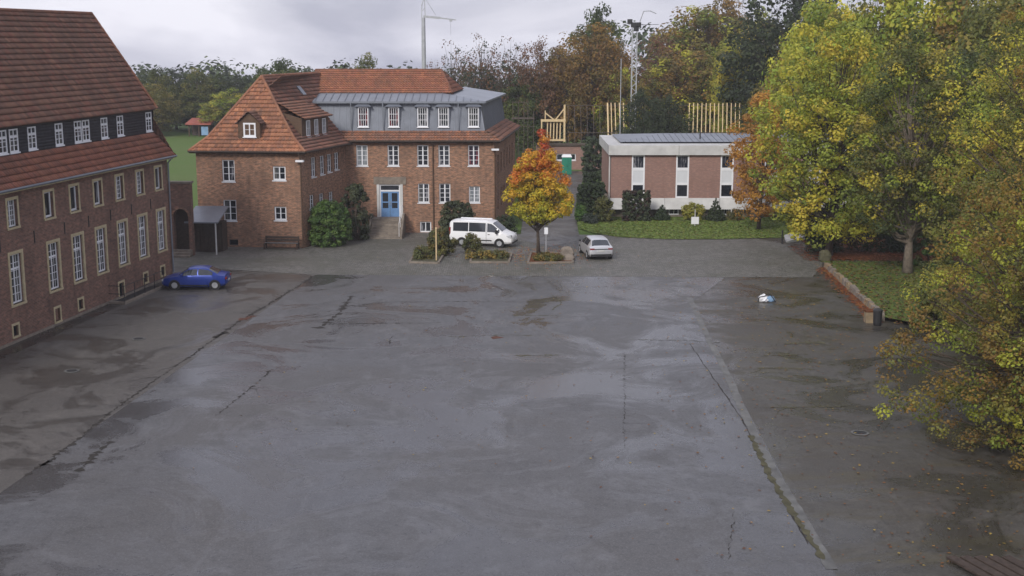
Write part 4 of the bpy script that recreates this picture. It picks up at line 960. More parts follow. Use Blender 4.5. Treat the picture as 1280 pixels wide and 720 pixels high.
hero('lime_tree', 31.5, 79, 18.5, 5.0, 1.6, 360, 95, .18, (.5, .95), 'green and olive tree standing between the bank trunk and the nearest tree', 45, pal=OLIVE + GREEN[1:2] + YEL, r0=.26)
hero('birch_tree', 27.0, 61, 19.5, 5.6, .9, 760, 105, .13, (.4, .8), 'large near tree with small tawny and green leaves drooping at the right edge', 46, pal=OLIVE + GREEN[1:2] + GOLD[:3] + YEL[1:], r0=.3, shape='dome')
hero('birch_tree', 21.0, 47.6, 12.0, 5.2, .4, 640, 105, .12, (.35, .7), 'lowest nearest tawny tree spilling over the dark yard at bottom right', 47, pal=GOLD + OLIVE + YEL[1:2] + YEL[4:], r0=.22, shape='dome')

# shrubs, hedges and clipped evergreens
def shrub(name, x, ybase, wpx, ytop, pal, label, seed, size=.14, shape='round', n=70, nper=60, group=None, cat='shrub', flat=.9, depth=1.0, core=True, z=0.02, cr=(.16, .3)):
    X, Y = gnd(x, ybase); s = Y / FPX; rx = wpx / 2 * s; Yc = Y + rx * depth; Hh = dep(x, ytop, Yc)[1]; Xc = X * Yc / Y
    rs = np.random.RandomState(seed); o = thing(name, (Xc, Yc, z), label, cat, group)
    pts = []
    while len(pts) < n:
        p = rs.uniform(-1, 1, 3); t = (p[2] + 1) / 2
        if shape == 'round': rr = math.sqrt(max(0, 1 - (abs(t - .42) / .6) ** 2.2))
        elif shape == 'cone': rr = 1 - t * .97 if t > .25 else .93
        elif shape == 'box': rr = 1.0
        q = max(abs(p[0]), abs(p[1])) if shape == 'box' else math.hypot(p[0], p[1])
        if q > rr or (q < rr * .55 and t < .75): continue
        pts.append((p[0] * rx * .88, p[1] * rx * .88 * depth, .05 + t * Hh * .93))
    c = np.array(pts); rad = rs.uniform(*cr, n) * (1 if cr[0] < .12 else max(1, rx * .55)); V, C = leaves(rs, c, rad, nper, size, pal_pick(rs, pal, n), flat=flat)
    q = bpy.data.objects.new('foliage', leaf_mesh('foliage', V, C, M['leaf_dense'])); COL.objects.link(q); q.parent = o
    if shape != 'box' or True:
        m = MB()
        for k in range(6):
            a = rs.uniform(0, 6.28); sp = .12 if shape == 'cone' else .45; m.tube([(.1 * math.cos(a), .1 * math.sin(a), -.05), (rx * sp * math.cos(a), rx * sp * depth * math.sin(a), Hh * .65)], [.05, .015], 5, False)
        me = m.mesh('stem'); me.materials.append(M['bark']); q = bpy.data.objects.new('stem', me); COL.objects.link(q); q.parent = o
    return o
BUSH = [(.06, .125, .028), (.075, .145, .032), (.05, .1, .026), (.09, .15, .036)]
YEW = [(.036, .055, .024), (.044, .064, .028), (.032, .048, .022)]
IVY = [(.055, .068, .036), (.066, .078, .04), (.048, .058, .034)]
MIX = [(.1, .1, .034), (.13, .125, .036), (.075, .085, .032), (.15, .12, .034)]
YBUSH = [(.24, .25, .04), (.2, .215, .035), (.28, .27, .045)]
shrub('bush', 412, 311.5, 66, 248, BUSH, 'large round bright green bush at the wing corner', 51, .13, n=320, nper=80)
shrub('bush', 446, 303, 42, 226, IVY, 'tall dark ivy bush climbing between green bush and entrance steps', 52, .15, n=110, nper=70)
shrub('bush', 572, 303, 48, 246, IVY, 'dark round tree-like bush against the facade behind the van', 53, .14, n=190, nper=75)
shrub('bush', 628, 296, 44, 270, YEW, 'dark low evergreen hedge at the house corner behind the van', 54, .13, n=70, nper=70)
shrub('bush', 552, 322, 40, 284, MIX, 'olive shrub in the left planting island behind the pale post', 55, .13, n=80, nper=70)
shrub('bush', 530, 327, 30, 309, MIX, 'low scruffy plant at the left end of the left island', 56, .12, n=40, nper=50)
shrub('bush', 590, 318, 26, 293, MIX, 'small round olive shrub in front of the van side', 57, .12, n=50, nper=65)
shrub('bush', 610, 326, 62, 314, MIX + GOLD[:1], 'flat ground shrub filling the island in front of van', 58, .11, n=80, nper=50, depth=.3)
shrub('bush', 686, 329, 44, 317, MIX + GOLD[:2], 'low leaf strewn plant bed at the foot of the red maple', 59, .11, n=60, nper=45, depth=.4)
shrub('hedge', 738, 277, 38, 228, YEW, 'big dark clipped yew block left of the annex corner', 60, .15, 'box', 420, 45, cr=(.1, .17))
shrub('hedge', 745, 252, 36, 214, YEW, 'further dark yew block beside the path behind clipped one', 61, .15, 'box', 420, 45, cr=(.1, .17))
shrub('bush', 754, 279, 28, 245, MIX[:3], 'olive rounded clipped shrub in front of the annex corner', 62, .13, n=70, nper=70)
shrub('bush', 726, 278, 14, 257, BUSH, 'narrow upright clipped shrub at the lawn tip', 63, .11, n=40, nper=60)
shrub('bush', 738, 281, 22, 268, [(.05, .065, .05), (.06, .075, .06)], 'low grey green cushion shrub at the lawn tip', 64, .1, n=40, nper=60)
shrub('hedge', 795, 277.5, 38, 237, IVY + [(.06, .035, .03)], 'tall boxy dark hedge with reddish stems against annex front', 65, .13, 'box', 420, 45, depth=.4, cr=(.1, .17))
shrub('topiary', 827, 277, 24, 254, YEW, 'small pointed clipped evergreen left of the yellow bush', 66, .09, 'cone', 260, 40, cr=(.09, .15))
shrub('topiary', 894, 278, 30, 246, YEW, 'larger pointed clipped evergreen right of the yellow bush', 67, .09, 'cone', 260, 40, cr=(.09, .15))
shrub('bush', 866, 278, 32, 252, YBUSH, 'yellow green bush behind the white sign on the lawn', 68, .12, n=70, nper=70)
shrub('conifer', 741, 222, 32, 166, DARK, 'dark spreading evergreen beside the green toilet', 69, .22, n=130, nper=70, cat='tree')
shrub('bush', 918, 277, 22, 263, MIX, 'low olive bush right of the larger pointed evergreen', 70, .11, n=40, nper=50)
shrub('hedge', 1075, 316, 150, 285, YEW, 'long dark hedge added for the shade band below the yellow maple', 71, .15, 'box', 170, 70, depth=.15)  # added hedge: its dark foliage stands in for shade under the trees
shrub('bush', 1165, 345, 70, 270, BUSH + GREEN, 'fresh green bush beside the bare pale trunk', 72, .15, n=110, nper=70)
shrub('bush', 1172, 415, 70, 335, OLIVE + GREEN, 'olive bush overhanging the dark bin on the bank', 73, .13, n=130, nper=80)

# ------------------------------------------------------------------ grass tufts and fallen leaves
def tufts(name, poly, n, hgt, pal, z, label, seed, cat='grass'):
    rs = np.random.RandomState(seed); P = np.array(poly); lo, hi = P.min(0), P.max(0); out = []
    def inside(x, y):
        c = False; j = len(P) - 1
        for i in range(len(P)):
            if (P[i][1] > y) != (P[j][1] > y) and x < (P[j][0] - P[i][0]) * (y - P[i][1]) / (P[j][1] - P[i][1]) + P[i][0]: c = not c
            j = i
        return c
    while len(out) < n:
        x, y = rs.uniform(lo, hi)
        if inside(x, y): out.append((x, y))
    c = np.array(out); a = rs.uniform(0, np.pi, n); w_ = rs.uniform(.05, .13, n); t = np.stack([np.cos(a) * w_, np.sin(a) * w_], 1); h = hgt * rs.uniform(.4, 1.2, n); lean = rs.normal(size=(n, 2)) * .05
    z0_ = np.full(n, z); V = np.stack([np.column_stack([c - t, z0_]), np.column_stack([c + t, z0_]), np.column_stack([c + t * .7 + lean, z0_ + h]), np.column_stack([c - t * .7 + lean, z0_ + h * .9])], 1).reshape(-1, 3)
    col = pal_pick(rs, pal, n) * rs.uniform(.7, 1.3, (n, 1)); o = link(name, leaf_mesh(name, V, np.repeat(col, 4, 0), M['leaf_dense'])); return tag(o, label, cat, None, 'stuff')
LAWN = [(.13, .19, .04), (.155, .21, .045), (.18, .21, .058), (.11, .165, .036)]
tufts('lawn_grass', lawn_pts[:-1] + [(26, 101), (26, 112.6), (8.8, 112.6)], 22000, .035, LAWN, .045, 'short green lawn grass in front of the annex', 81)
# ------------------------------------------------------------------ raised bank on the right with stone edging
bank = G((1033, 334), (1062, 362), (1092, 388), (1104, 402)); bank_poly = bank + [(24, 66), (40, 66), (40, 88.5), (21.6, 88.5)]
m = MB(); m.poly([(p[0], p[1], .28) for p in bank_poly]); o = m.build('bank', M['grass']); o['kind'] = 'structure'
tufts('bank_grass', bank_poly, 7000, .08, [(.07, .09, .028), (.055, .07, .025), (.085, .08, .03), (.1, .075, .03)], .275, 'mossy green grass on the stone edged bank', 82)
bw_ = thing('stone_edging', (*bank[1], 0), 'row of pale rough edging stones along the right grass bank', 'wall')
rn = random.Random(12); pts = densify(bank, .55, 0, 1)
for a, b in zip(pts, pts[1:]):
    a, b = Vector(a), Vector(b); d = (b - a).normalized(); q = Vector((-d.y, d.x)); m = MB(); h = rn.uniform(.3, .46); wv = rn.uniform(.26, .36); a2 = a + d * rn.uniform(.01, .05); off = q * rn.uniform(-.04, .04)
    P = []
    for p in (a2, b - d * .015):
        for s_, zz in ((-.5, -.05), (.5, -.05), (.42, h * rn.uniform(.85, 1)), (-.42, h * rn.uniform(.85, 1))): v = p + off + q * s_ * wv; P.append((v.x, v.y, zz))
    m.add(P, ((0, 1, 2, 3), (7, 6, 5, 4), (0, 4, 5, 1), (1, 5, 6, 2), (2, 6, 7, 3), (3, 7, 4, 0))); m.build('edging_stone', M['stone_grey'] if rn.random() < .65 else M['stone_warm'], bw_)
sheet('leaf_bed', G((1000, 300), (1012, 309), (1030, 322), (1130, 330), (1280, 335), (1280, 300), (1060, 296)), M['leaf_floor'], .03)
def litter(n, fn, pal, size, z, label, seed, name='fallen_leaves'):
    rs = np.random.RandomState(seed); c = np.array([fn(rs) for _ in range(n)]); a = rs.uniform(0, 6.28, n); s = size * rs.uniform(.5, 1.3, n); t = np.stack([np.cos(a), np.sin(a)], 1) * s[:, None]; b = np.stack([-np.sin(a), np.cos(a)], 1) * s[:, None] * .7
    zz = z + rs.uniform(0, .02, (n, 4)); V = np.stack([np.column_stack([c - t, zz[:, 0]]), np.column_stack([c - b, zz[:, 1] + .01]), np.column_stack([c + t, zz[:, 2]]), np.column_stack([c + b, zz[:, 3] + .01])], 1).reshape(-1, 3)
    col = pal_pick(rs, pal, n) * rs.uniform(.7, 1.2, (n, 1)); o = link(name, leaf_mesh(name, V, np.repeat(col, 4, 0), M['leaf_dense'])); return tag(o, label, 'leaves', None, 'stuff')
LIT = [(.3, .16, .04), (.22, .1, .03), (.36, .26, .06), (.16, .07, .03)]
litter(1500, lambda r: (18.5 - abs(r.normal()) * 6, r.uniform(34, 84)), LIT, .06, .022, 'scattered yellow leaves on the dark right side of the yard', 91)
def along(r):
    t = r.uniform(0, 1); i = r.randint(0, len(bank) - 1); a, b = bank[i], bank[i + 1]; return (a[0] + (b[0] - a[0]) * t - abs(r.normal()) * .35 - .15, a[1] + (b[1] - a[1]) * t - abs(r.normal()) * .2)
litter(1300, along, [(.28, .1, .03), (.2, .07, .025), (.34, .17, .05)], .09, .02, 'drift of orange leaves against the stone edging', 92)
litter(2600, lambda r: (21 + r.uniform(0, 16), 90 + r.uniform(0, 6.5)), [(.26, .08, .025), (.2, .06, .02), (.3, .12, .04)], .1, .035, 'carpet of rusty leaves below the yellow maple', 93)
litter(1500, lambda r: (20.8 + r.uniform(0, 9), r.uniform(68, 88)), LIT + [(.2, .08, .03)], .09, .31, 'brown and orange leaves lying on the stone edged bank', 97)
litter(900, lambda r: (r.uniform(7, 24), r.uniform(100.5, 111)), LIT, .06, .07, 'autumn leaves lying on the annex lawn', 95)
litter(900, lambda r: (mx_ + r.normal() * 2.2, my_ + r.normal() * 2.4 - .5), [(.45, .2, .04), (.5, .34, .06), (.4, .1, .03)], .07, .03, 'red and yellow leaves fallen round the maple island', 96)
litter(500, lambda r: (r.uniform(-12, 14), r.uniform(45, 92)), LIT, .05, .02, 'single pale leaves strewn over the wet courtyard', 94)

# ------------------------------------------------------------------ planting islands
def island(pp, label, seed):
    P = G(*pp); o = thing('planting_island', (*P[0], 0), label, 'planting bed'); m = MB(); m.poly([(p[0], p[1], .1) for p in P]); m.build('soil', M['leaf_floor'] if seed == 3 else M['moss'], o)
    for a, b in zip(P, P[1:] + P[:1]):
        a, b = Vector(a), Vector(b); k = max(1, int((b - a).length / .9)); d = (b - a).normalized()
        for i in range(k):
            m = MB(); p, q = a.lerp(b, i / k) + d * .01, a.lerp(b, (i + 1) / k) - d * .01; m.bar((p.x, p.y, .06), (q.x, q.y, .06), .14, .16); m.build('kerb_stone', M['stone_grey'], o)
    return o
island([(512, 329), (548, 330), (553, 322), (560, 309), (540, 307), (522, 314)], 'left kerbed planting island with pale post', 1)
island([(588, 329), (636, 329), (640, 318), (590, 315)], 'middle kerbed planting island in front of the van', 2)
island([(660, 330), (716, 329), (714, 318), (664, 317)], 'right kerbed planting island under the red maple', 3)
def post(name, x, y0, y1, r, mat, label, cat, extra=None):
    X, Y = gnd(x, y0); h = dep(x, y1, Y)[1]; o = thing(name, (X, Y, 0), label, cat); m = MB(); m.tube([(X, Y, -.05), (X, Y, h)], r, 8); m.build('post', M[mat], o); return o, X, Y, h
o, X, Y, h = post('marker_post', 545.5, 327, 285.5, .05, 'timber_new', 'pale yellowish post standing in the left island', 'post'); m = MB(); m.box((X - .07, Y - .07, h), (X + .07, Y + .07, h + .06)); m.build('cap', M['timber_new'], o)
o, X, Y, h = post('sign_post', 682.5, 322, 284, .035, 'grey_metal', 'thin grey post with small white plate right of the maple trunk', 'sign'); m = MB(); m.box((X - .13, Y - .05, h - .5), (X + .13, Y - .036, h - .02)); m.build('sign_plate', M['white_paint'], o)
o, X, Y, h = post('lawn_sign', 868.5, 283, 262, .04, 'white_dirty', 'white square board on a post in the middle of the lawn', 'sign'); m = MB(); zz = dep(868, 280, Y)[1]; z2 = dep(868, 271, Y)[1]; m.box((X - .32, Y - .07, zz), (X + .32, Y - .042, z2)); m.build('sign_board', M['white_paint'], o)
for x, y0, lab in ((807, 275, 'short white post left on the lawn beside the boxy hedge'), (914, 275, 'short white post right of the larger pointed evergreen')):
    o, X, Y, h = post('lawn_post', x, y0, 261, .06, 'white_dirty', lab, 'post'); m = MB(); m.lathe([(.06, 0), (.075, .02), (.04, .07), (.001, .08)], 10, (X, Y, h)); m.build('cap', M['white_dirty'], o)
o, X, Y, h = post('bollard', 977.5, 305, 289, .06, 'dark_metal', 'black bollard beside the grey ramp at the lawn corner', 'bollard'); m = MB(); m.lathe([(.07, 0), (.07, .06), (.001, .09)], 10, (X, Y, h)); m.build('cap', M['dark_metal'], o)
ramp_pts = G((983, 304), (1006, 300), (1005, 292), (980, 297)); m = MB(); P = [(*p, -.02) for p in ramp_pts] + [(*p, z_) for p, z_ in zip(ramp_pts, (.12, .3, .42, .2))]; m.add(P, ((0, 3, 2, 1), (4, 5, 6, 7), (0, 1, 5, 4), (1, 2, 6, 5), (2, 3, 7, 6), (3, 0, 4, 7))); tag(m.build('ramp_slab', M['white_dirty']), 'pale grey tilted slab beside the black bollard', 'slab')
# stone trough at the right island, mossy block on the leaf bed, dark bin and leafy block on the edging
def rock(name, X, Y, sx, sy, sz, mat, label, cat, seed, z=-.03):
    rs = np.random.RandomState(seed); m = MB(); n = 10; prof = [(.86, 0), (1.0, .2), (.97, .55), (.8, .85), (.45, 1.0), (.0, 1.02)]
    V = []; 
    for r, h in prof:
        for k in range(n):
            a = 2 * math.pi * k / n; j = 1 + rs.uniform(-.13, .13); V.append((X + sx * r * j * math.copysign(abs(math.cos(a)) ** .6, math.cos(a)), Y + sy * r * j * math.copysign(abs(math.sin(a)) ** .6, math.sin(a)), z + sz * h * (1 + rs.uniform(-.05, .05))))
    m.add(V, [(i * n + k, i * n + (k + 1) % n, (i + 1) * n + (k + 1) % n, (i + 1) * n + k) for i in range(len(prof) - 1) for k in range(n)]); return tag(m.build(name, M[mat]), label, cat)
X, Y = gnd(711, 327); rock('boulder', X, Y + .25, .42, .35, .55, 'stone_grey', 'grey boulder at the right end of the maple island', 'rock', 1); rock('boulder', X - .1, Y + 1.0, .5, .4, .95, 'stone_grey', 'darker taller boulder behind the grey one at the maple island', 'rock', 2)
X, Y = gnd(1032, 327); rock('boulder', X, Y + .25, .45, .4, .8, 'moss', 'mossy boulder standing on the rusty leaf bed', 'rock', 3)
X, Y = gnd(1088, 404); o = thing('edging_block', (X, Y + .2, 0), 'ochre leaf covered end block of the stone edging', 'stone'); m = MB(); m.box((X - .25, Y, -.05), (X + .22, Y + .5, .62)); m.build('block', M['stone_warm'], o); m = MB(); m.box((X - .28, Y - .03, .62), (X + .25, Y + .53, .72)); m.build('cap', M['leaf_floor'], o)
X, Y = gnd(1098, 408); o = thing('litter_bin', (X, Y + .2, 0), 'small dark bin standing at the near end of the edging', 'bin'); m = MB(); m.lathe([(.001, 0), (.2, 0), (.23, .1), (.25, .8), (.21, .82)], 14, (X, Y + .25, 0)); m.build('body', M['black_plastic'], o, smooth=False); m = MB(); m.lathe([(.265, .8), (.265, .88), (.15, .95), (.001, .97)], 14, (X, Y + .25, 0)); m.build('lid', M['dark_metal'], o)
# bench in front of the wing
Fb = FW; b0 = Fb.px(331, 309)[0]; o = thing('bench', Fb(b0 + 1.5, -.75, 0), 'dark bench with pale seat slats in front of the wing wall', 'bench')
for k in range(3):
    m = MB(); m.box((b0 + .25, -1.0 + k * .17, .44), (b0 + 2.75, -.86 + k * .17, .49), Fb); m.build('seat_slat', M['grey_metal'] if k == 1 else M['wood_dark'], o)
for k in range(2):
    m = MB(); m.box((b0 + .2, -.42 + k * .02, .58 + k * .2), (b0 + 2.8, -.38 + k * .02, .74 + k * .2), Fb); m.build('back_slat', M['wood_dark'], o)
for x in (.2, 2.7):
    m = MB(); m.box((b0 + x, -1.0, 0), (b0 + x + .1, -.9, .44), Fb); m.box((b0 + x, -.45, 0), (b0 + x + .1, -.36, .95), Fb); m.box((b0 + x, -.9, .36), (b0 + x + .1, -.45, .43), Fb); m.build('leg', M['wood_dark'], o)
# cellar stair railing at the school building
o = thing('cellar_railing', FL(14, -1, 0), 'dark metal railing on a low kerb round the cellar stair of the school building', 'railing')
u0_, u1_ = 11.6, 17.3
m = MB(); m.box((u0_, -1.15, 0), (u1_, -.97, .16), FL); m.box((u0_, -.97, 0), (u0_ + .18, -.06, .16), FL); m.build('kerb', M['stone_grey'], o)
m = MB(); m.quad(FL(u0_ + .18, -.97, .03), FL(u1_, -.97, .03), FL(u1_, -.06, .03), FL(u0_ + .18, -.06, .03)); m.build('stair_well_shade', M['black_plastic'], o)  # flat black sheet: the shade of the stair opening put into colour
for k in range(5):
    m = MB(); uu = u0_ + .1 + k * (u1_ - u0_ - .2) / 4; m.tube([FL(uu, -1.06, .16), FL(uu, -1.06, 1.1)], .025, 6); m.build('post', M['dark_metal'], o)
for zz in (.62, 1.1):
    m = MB(); m.tube([FL(u0_ + .1, -1.06, zz), FL(u1_ - .1, -1.06, zz)], .022, 6); m.tube([FL(u0_ + .1, -1.06, zz), FL(u0_ + .1, -.08, zz)], .022, 6); m.build('rail', M['dark_metal'], o)
# manhole covers
for x, y, lab in ((173, 424, 'round iron manhole cover in the side pavement nearer the blue car'), (90, 464, 'faint round manhole cover in the side pavement at far left'), (1075, 541.5, 'round iron manhole cover in the dark right yard')):
    X, Y = gnd(x, y); o = thing('manhole_cover', (X, Y, 0), lab, 'manhole'); m = MB(); m.lathe([(.36, .02), (.36, .032), (.27, .034), (.27, .02)], 20, (X, Y, 0)); m.build('ring', M['gutter'], o)
    m = MB(); m.lathe([(.26, .02), (.26, .028), (.001, .03)], 20, (X, Y, 0)); 
    for k in range(-2, 3): m.box((X - .18, Y + k * .08 - .015, .029), (X + .18, Y + k * .08 + .015, .036))
    m.build('lid', M['dark_metal'], o)
# crumpled bag on the yard
X, Y = gnd(958, 378); o = thing('bag', (X, Y, 0), 'crumpled bag, white half and blue half, lying on the wet yard', 'bag')
for nm, dx_, mat, seed, s_ in (('white_half', -.12, 'white_paint', 5, .34), ('blue_half', .3, 'blue_sheet', 6, .27)):
    rs = np.random.RandomState(seed); m = MB(); n = 12; V = []; prof = [(.8, 0), (1, .15), (.9, .5), (.55, .85), (.0, 1)]
    for r, h in prof:
        for k in range(n):
            a = 2 * math.pi * k / n; j = 1 + rs.uniform(-.3, .25); V.append((X + dx_ + s_ * r * j * math.cos(a), Y + .25 + s_ * .8 * r * j * math.sin(a), .03 + s_ * 1.25 * h * (1 + rs.uniform(-.12, .12))))
    m.add(V, [(i * n + k, i * n + (k + 1) % n, (i + 1) * n + (k + 1) % n, (i + 1) * n + k) for i in range(4) for k in range(n)]); m.build(nm, M[mat], o)
m = MB(); m.tube([(X - .5, Y, .03), (X - .42, Y + .1, .3), (X - .1, Y + .05, .38), (X + .12, Y + .1, .48), (X + .3, Y + .1, .4), (X + .55, Y, .03)], .03, 6); m.build('strap', M['black_plastic'], o)
# dark boards at the very bottom right
Xb, Yb = gnd(1236, 712); o = thing('board_stack', (Xb, Yb, 0), 'dark wet boards lying side by side at the bottom right corner', 'boards')
for k in range(5):
    m = MB(); x = Xb - .9 + k * .42; m.bar((x, Yb + .75, .09), (x + .75, Yb - 1.3, .09), .3, .07); m.build('board', M['wood_dark'], o)
for yy in (.5, -.9):
    m = MB(); xo = -.75 if yy > 0 else -.2; m.bar((Xb + xo - .2, Yb + yy, .03), (Xb + xo + 2.0, Yb + yy, .03), .1, .05); m.build('bearer', M['wood_dark'], o)
X, Y = gnd(1187, 700); o = thing('twig', (X, Y, 0), 'small forked dark twig on the ground left of the wet boards', 'twig'); m = MB(); m.tube([(X - .12, Y - .3, .03), (X, Y, .06), (X + .02, Y + .32, .04)], [.03, .025, .012], 5); m.tube([(X, Y, .06), (X + .25, Y + .06, .05)], [.02, .01], 5); m.build('branch', M['bark'], o)

# ------------------------------------------------------------------ vehicles
def section(S, x):
    for a, b in zip(S, S[1:]):
        if a[0] <= x <= b[0]:
            t = (x - a[0]) / max(1e-6, b[0] - a[0]); return [p + (q - p) * t for p, q in zip(a, b)]
    return list(S[-1] if x > S[-1][0] else S[0])
def ring(s):
    x, zl, zb, w_, zr, wr = s; return [(x, 0, zl), (x, w_ * .86, zl), (x, w_ * .98, zl + (zb - zl) * .2), (x, w_ * 1.0, zl + (zb - zl) * .62), (x, w_ * .965, zb), (x, wr, zr - .045), (x, wr * .74, zr), (x, 0, zr + .012)]
def vehicle(name, S, mat, label, cat, loc, rz, wheels, wr_, side_glass, screen, rear, detail):
    o = thing(name, (*loc, 0), label, cat, None, rz)
    def pt(nm, m, mt, par=None, smooth=False):
        me = m.mesh(nm, smooth=smooth); me.materials.append(M[mt]); c = bpy.data.objects.new(nm, me); COL.objects.link(c); c.parent = par or o; return c
    xs = sorted(set([s[0] for s in S] + [S[0][0] + (S[-1][0] - S[0][0]) * k / 26 for k in range(27)])); m = MB(); V = []; n = 8; Fc = []
    for x in xs:
        r = ring(section(S, x)); V += r + [(p[0], -p[1], p[2]) for p in r]
    for i in range(len(xs) - 1):
        for k in range(n - 1):
            a, b = i * 16 + k, (i + 1) * 16 + k; Fc.append((a, a + 1, b + 1, b)); Fc.append((a + 8, b + 8, b + 9, a + 9))
    for i in (0, len(xs) - 1):
        Fc.append(tuple(i * 16 + k for k in range(8)) if i else tuple(i * 16 + k for k in range(7, -1, -1))); Fc.append(tuple(i * 16 + 8 + k for k in range(8)) if not i else tuple(i * 16 + 8 + k for k in range(7, -1, -1)))
    m.add(V, Fc); body = pt('body', m, mat, smooth=True)
    body.data.set_sharp_from_angle(angle=R(32)) if hasattr(body.data, 'set_sharp_from_angle') else None
    def side_pt(x, t, sy):
        r = ring(section(S, x)); p, q = Vector(r[4]), Vector(r[5]); v = p.lerp(q, t); return (v.x, sy * (v.y + .012), v.z)
    for sy in (1, -1):
        for x0, x1 in side_glass:
            m = MB(); k = 6
            for i in range(k):
                a, b = x0 + (x1 - x0) * i / k, x0 + (x1 - x0) * (i + 1) / k; q = (side_pt(a, .08, sy), side_pt(b, .08, sy), side_pt(b, .9, sy), side_pt(a, .9, sy)); m.quad(*(q if sy < 0 else q[::-1]))
            pt('side_window', m, 'car_glass')
    def top_strip(x0, x1, nm, ins=.93):
        m = MB(); k = 5; rows = []
        for i in range(k + 1):
            x = x0 + (x1 - x0) * i / k; r = ring(section(S, x)); rows.append([(x, sy * r[j][1] * ins, r[j][2] + .014) for sy, j in ((-1, 5), (-1, 6), (1, 7), (1, 6), (1, 5))])
        for a, b in zip(rows, rows[1:]):
            for j in range(4): m.quad(a[j], b[j], b[j + 1], a[j + 1])
        pt(nm, m, 'car_glass')
    top_strip(*screen, 'windscreen'); top_strip(*rear, 'rear_window')
    for x in wheels:
        for sy in (-1, 1):
            w_ = section(S, x)[3]; yc = sy * (w_ - .1)
            m = MB(); m.lathe([(wr_ * 1.14, -.1), (wr_ * 1.14, .112), (wr_ * .9, .114), (wr_ * .9, -.1)], 18, (x, yc, wr_), 'y') if sy > 0 else m.lathe([(wr_ * .9, .1), (wr_ * .9, -.114), (wr_ * 1.14, -.112), (wr_ * 1.14, .1)], 18, (x, yc, wr_), 'y'); pt('wheel_arch', m, 'black_plastic')
            m = MB(); m.lathe([(wr_ * .55, -.1), (wr_ * .94, -.1), (wr_, -.06), (wr_, .08), (wr_ * .94, .115), (wr_ * .62, .118)], 18, (x, yc, wr_), 'y'); wh = pt('wheel', m, 'rubber')
            m = MB(); rim = [(wr_ * .62, .1), (wr_ * .5, .1), (.04, .085), (.001, .085)]; m.lathe([(r, h * sy) for r, h in rim], 14, (x, yc, wr_), 'y')
            for q in range(5):
                a = q * 2 * math.pi / 5; m.bar((x, yc + sy * .108, wr_), (x + wr_ * .6 * math.cos(a), yc + sy * .112, wr_ + wr_ * .6 * math.sin(a)), .05, .02)
            pt('rim', m, 'grey_metal', wh)
    detail(pt); return o
SILVER = [(0, .42, .72, .74, .76, .66), (.05, .33, .9, .83, .95, .72), (.16, .27, .94, .88, 1.0, .72), (.62, .2, .95, .9, 1.4, .6), (.8, .19, .95, .905, 1.445, .605), (1.4, .18, .95, .91, 1.47, .62), (2.3, .18, .94, .91, 1.465, .62), (2.62, .18, .94, .91, 1.42, .6), (3.32, .18, .92, .9, .985, .72), (3.85, .2, .86, .88, .91, .72), (4.2, .26, .74, .82, .79, .66), (4.36, .36, .6, .66, .64, .5)]
def d_silver(pt):
    for sy in (-1, 1):
        m = MB(); m.box((-.02, sy * .5 if sy > 0 else -.82, .77), (.12, .82 if sy > 0 else -.5, .87)); pt('tail_light', m, 'lamp_red')
        m = MB(); m.box((2.95, sy * .9 if sy > 0 else -1.04, .95), (3.1, 1.04 if sy > 0 else -.9, 1.07)); pt('mirror', m, 'black_plastic')
        m = MB(); m.box((4.1, sy * .45 if sy > 0 else -.78, .6), (4.32, .78 if sy > 0 else -.45, .7)); pt('headlight', m, 'lamp_clear')
    m = MB(); m.box((-.03, -.26, .63), (.02, .26, .74)); pt('number_plate', m, 'white_dirty')
    m = MB(); m.box((-.035, -.74, .27), (.12, .74, .45)); pt('bumper_trim', m, 'black_plastic')
    m = MB(); m.box((-.025, -.5, .78), (.05, .5, .83)); pt('trim_strip', m, 'black_plastic')
cx1, cy1 = gnd(751.5, 325.5)
vehicle('parked_car', SILVER, 'car_silver', 'small silver hatchback seen from behind at the lawn edge', 'car', (cx1, cy1), R(98), (.75, 3.45), .31, ((.75, 1.9), (2.0, 3.0)), (2.66, 3.26), (.2, .6), d_silver)
BLUE = [(0, .42, .66, .72, .7, .6), (.08, .3, .88, .83, .93, .72), (.5, .2, .93, .87, 1.0, .74), (1.15, .17, .92, .88, 1.33, .6), (1.5, .17, .91, .89, 1.38, .58), (2.1, .17, .9, .89, 1.38, .58), (2.4, .17, .9, .89, 1.33, .57), (3.05, .17, .87, .885, .93, .72), (3.6, .19, .79, .87, .83, .72), (3.95, .25, .68, .8, .72, .64), (4.1, .34, .55, .64, .6, .5)]
def d_blue(pt):
    for sy in (-1, 1):
        m = MB(); m.box((-.02, .5 if sy > 0 else -.8, .68), (.12, .8 if sy > 0 else -.5, .8)); pt('tail_light', m, 'lamp_red')
        m = MB(); m.box((3.82, .42 if sy > 0 else -.76, .56), (4.06, .76 if sy > 0 else -.42, .66)); pt('headlight', m, 'lamp_clear')
        m = MB(); m.box((2.72, .88 if sy > 0 else -1.02, .9), (2.86, 1.02 if sy > 0 else -.88, 1.01)); pt('mirror', m, 'car_blue')
        m = MB(); m.box((1.15, .86 if sy > 0 else -.9, .26), (2.9, .9 if sy > 0 else -.86, .34)); pt('sill_trim', m, 'black_plastic')
    m = MB(); m.box((-.03, -.26, .5), (.03, .26, .61)); pt('number_plate', m, 'white_dirty')
vehicle('parked_car', BLUE, 'car_blue', 'deep blue car parked side on by the school building end', 'car', (-18.05, 80.2), R(181), (.72, 3.25), .31, ((.85, 1.75), (1.82, 2.72)), (2.45, 3.0), (.55, 1.1), d_blue)
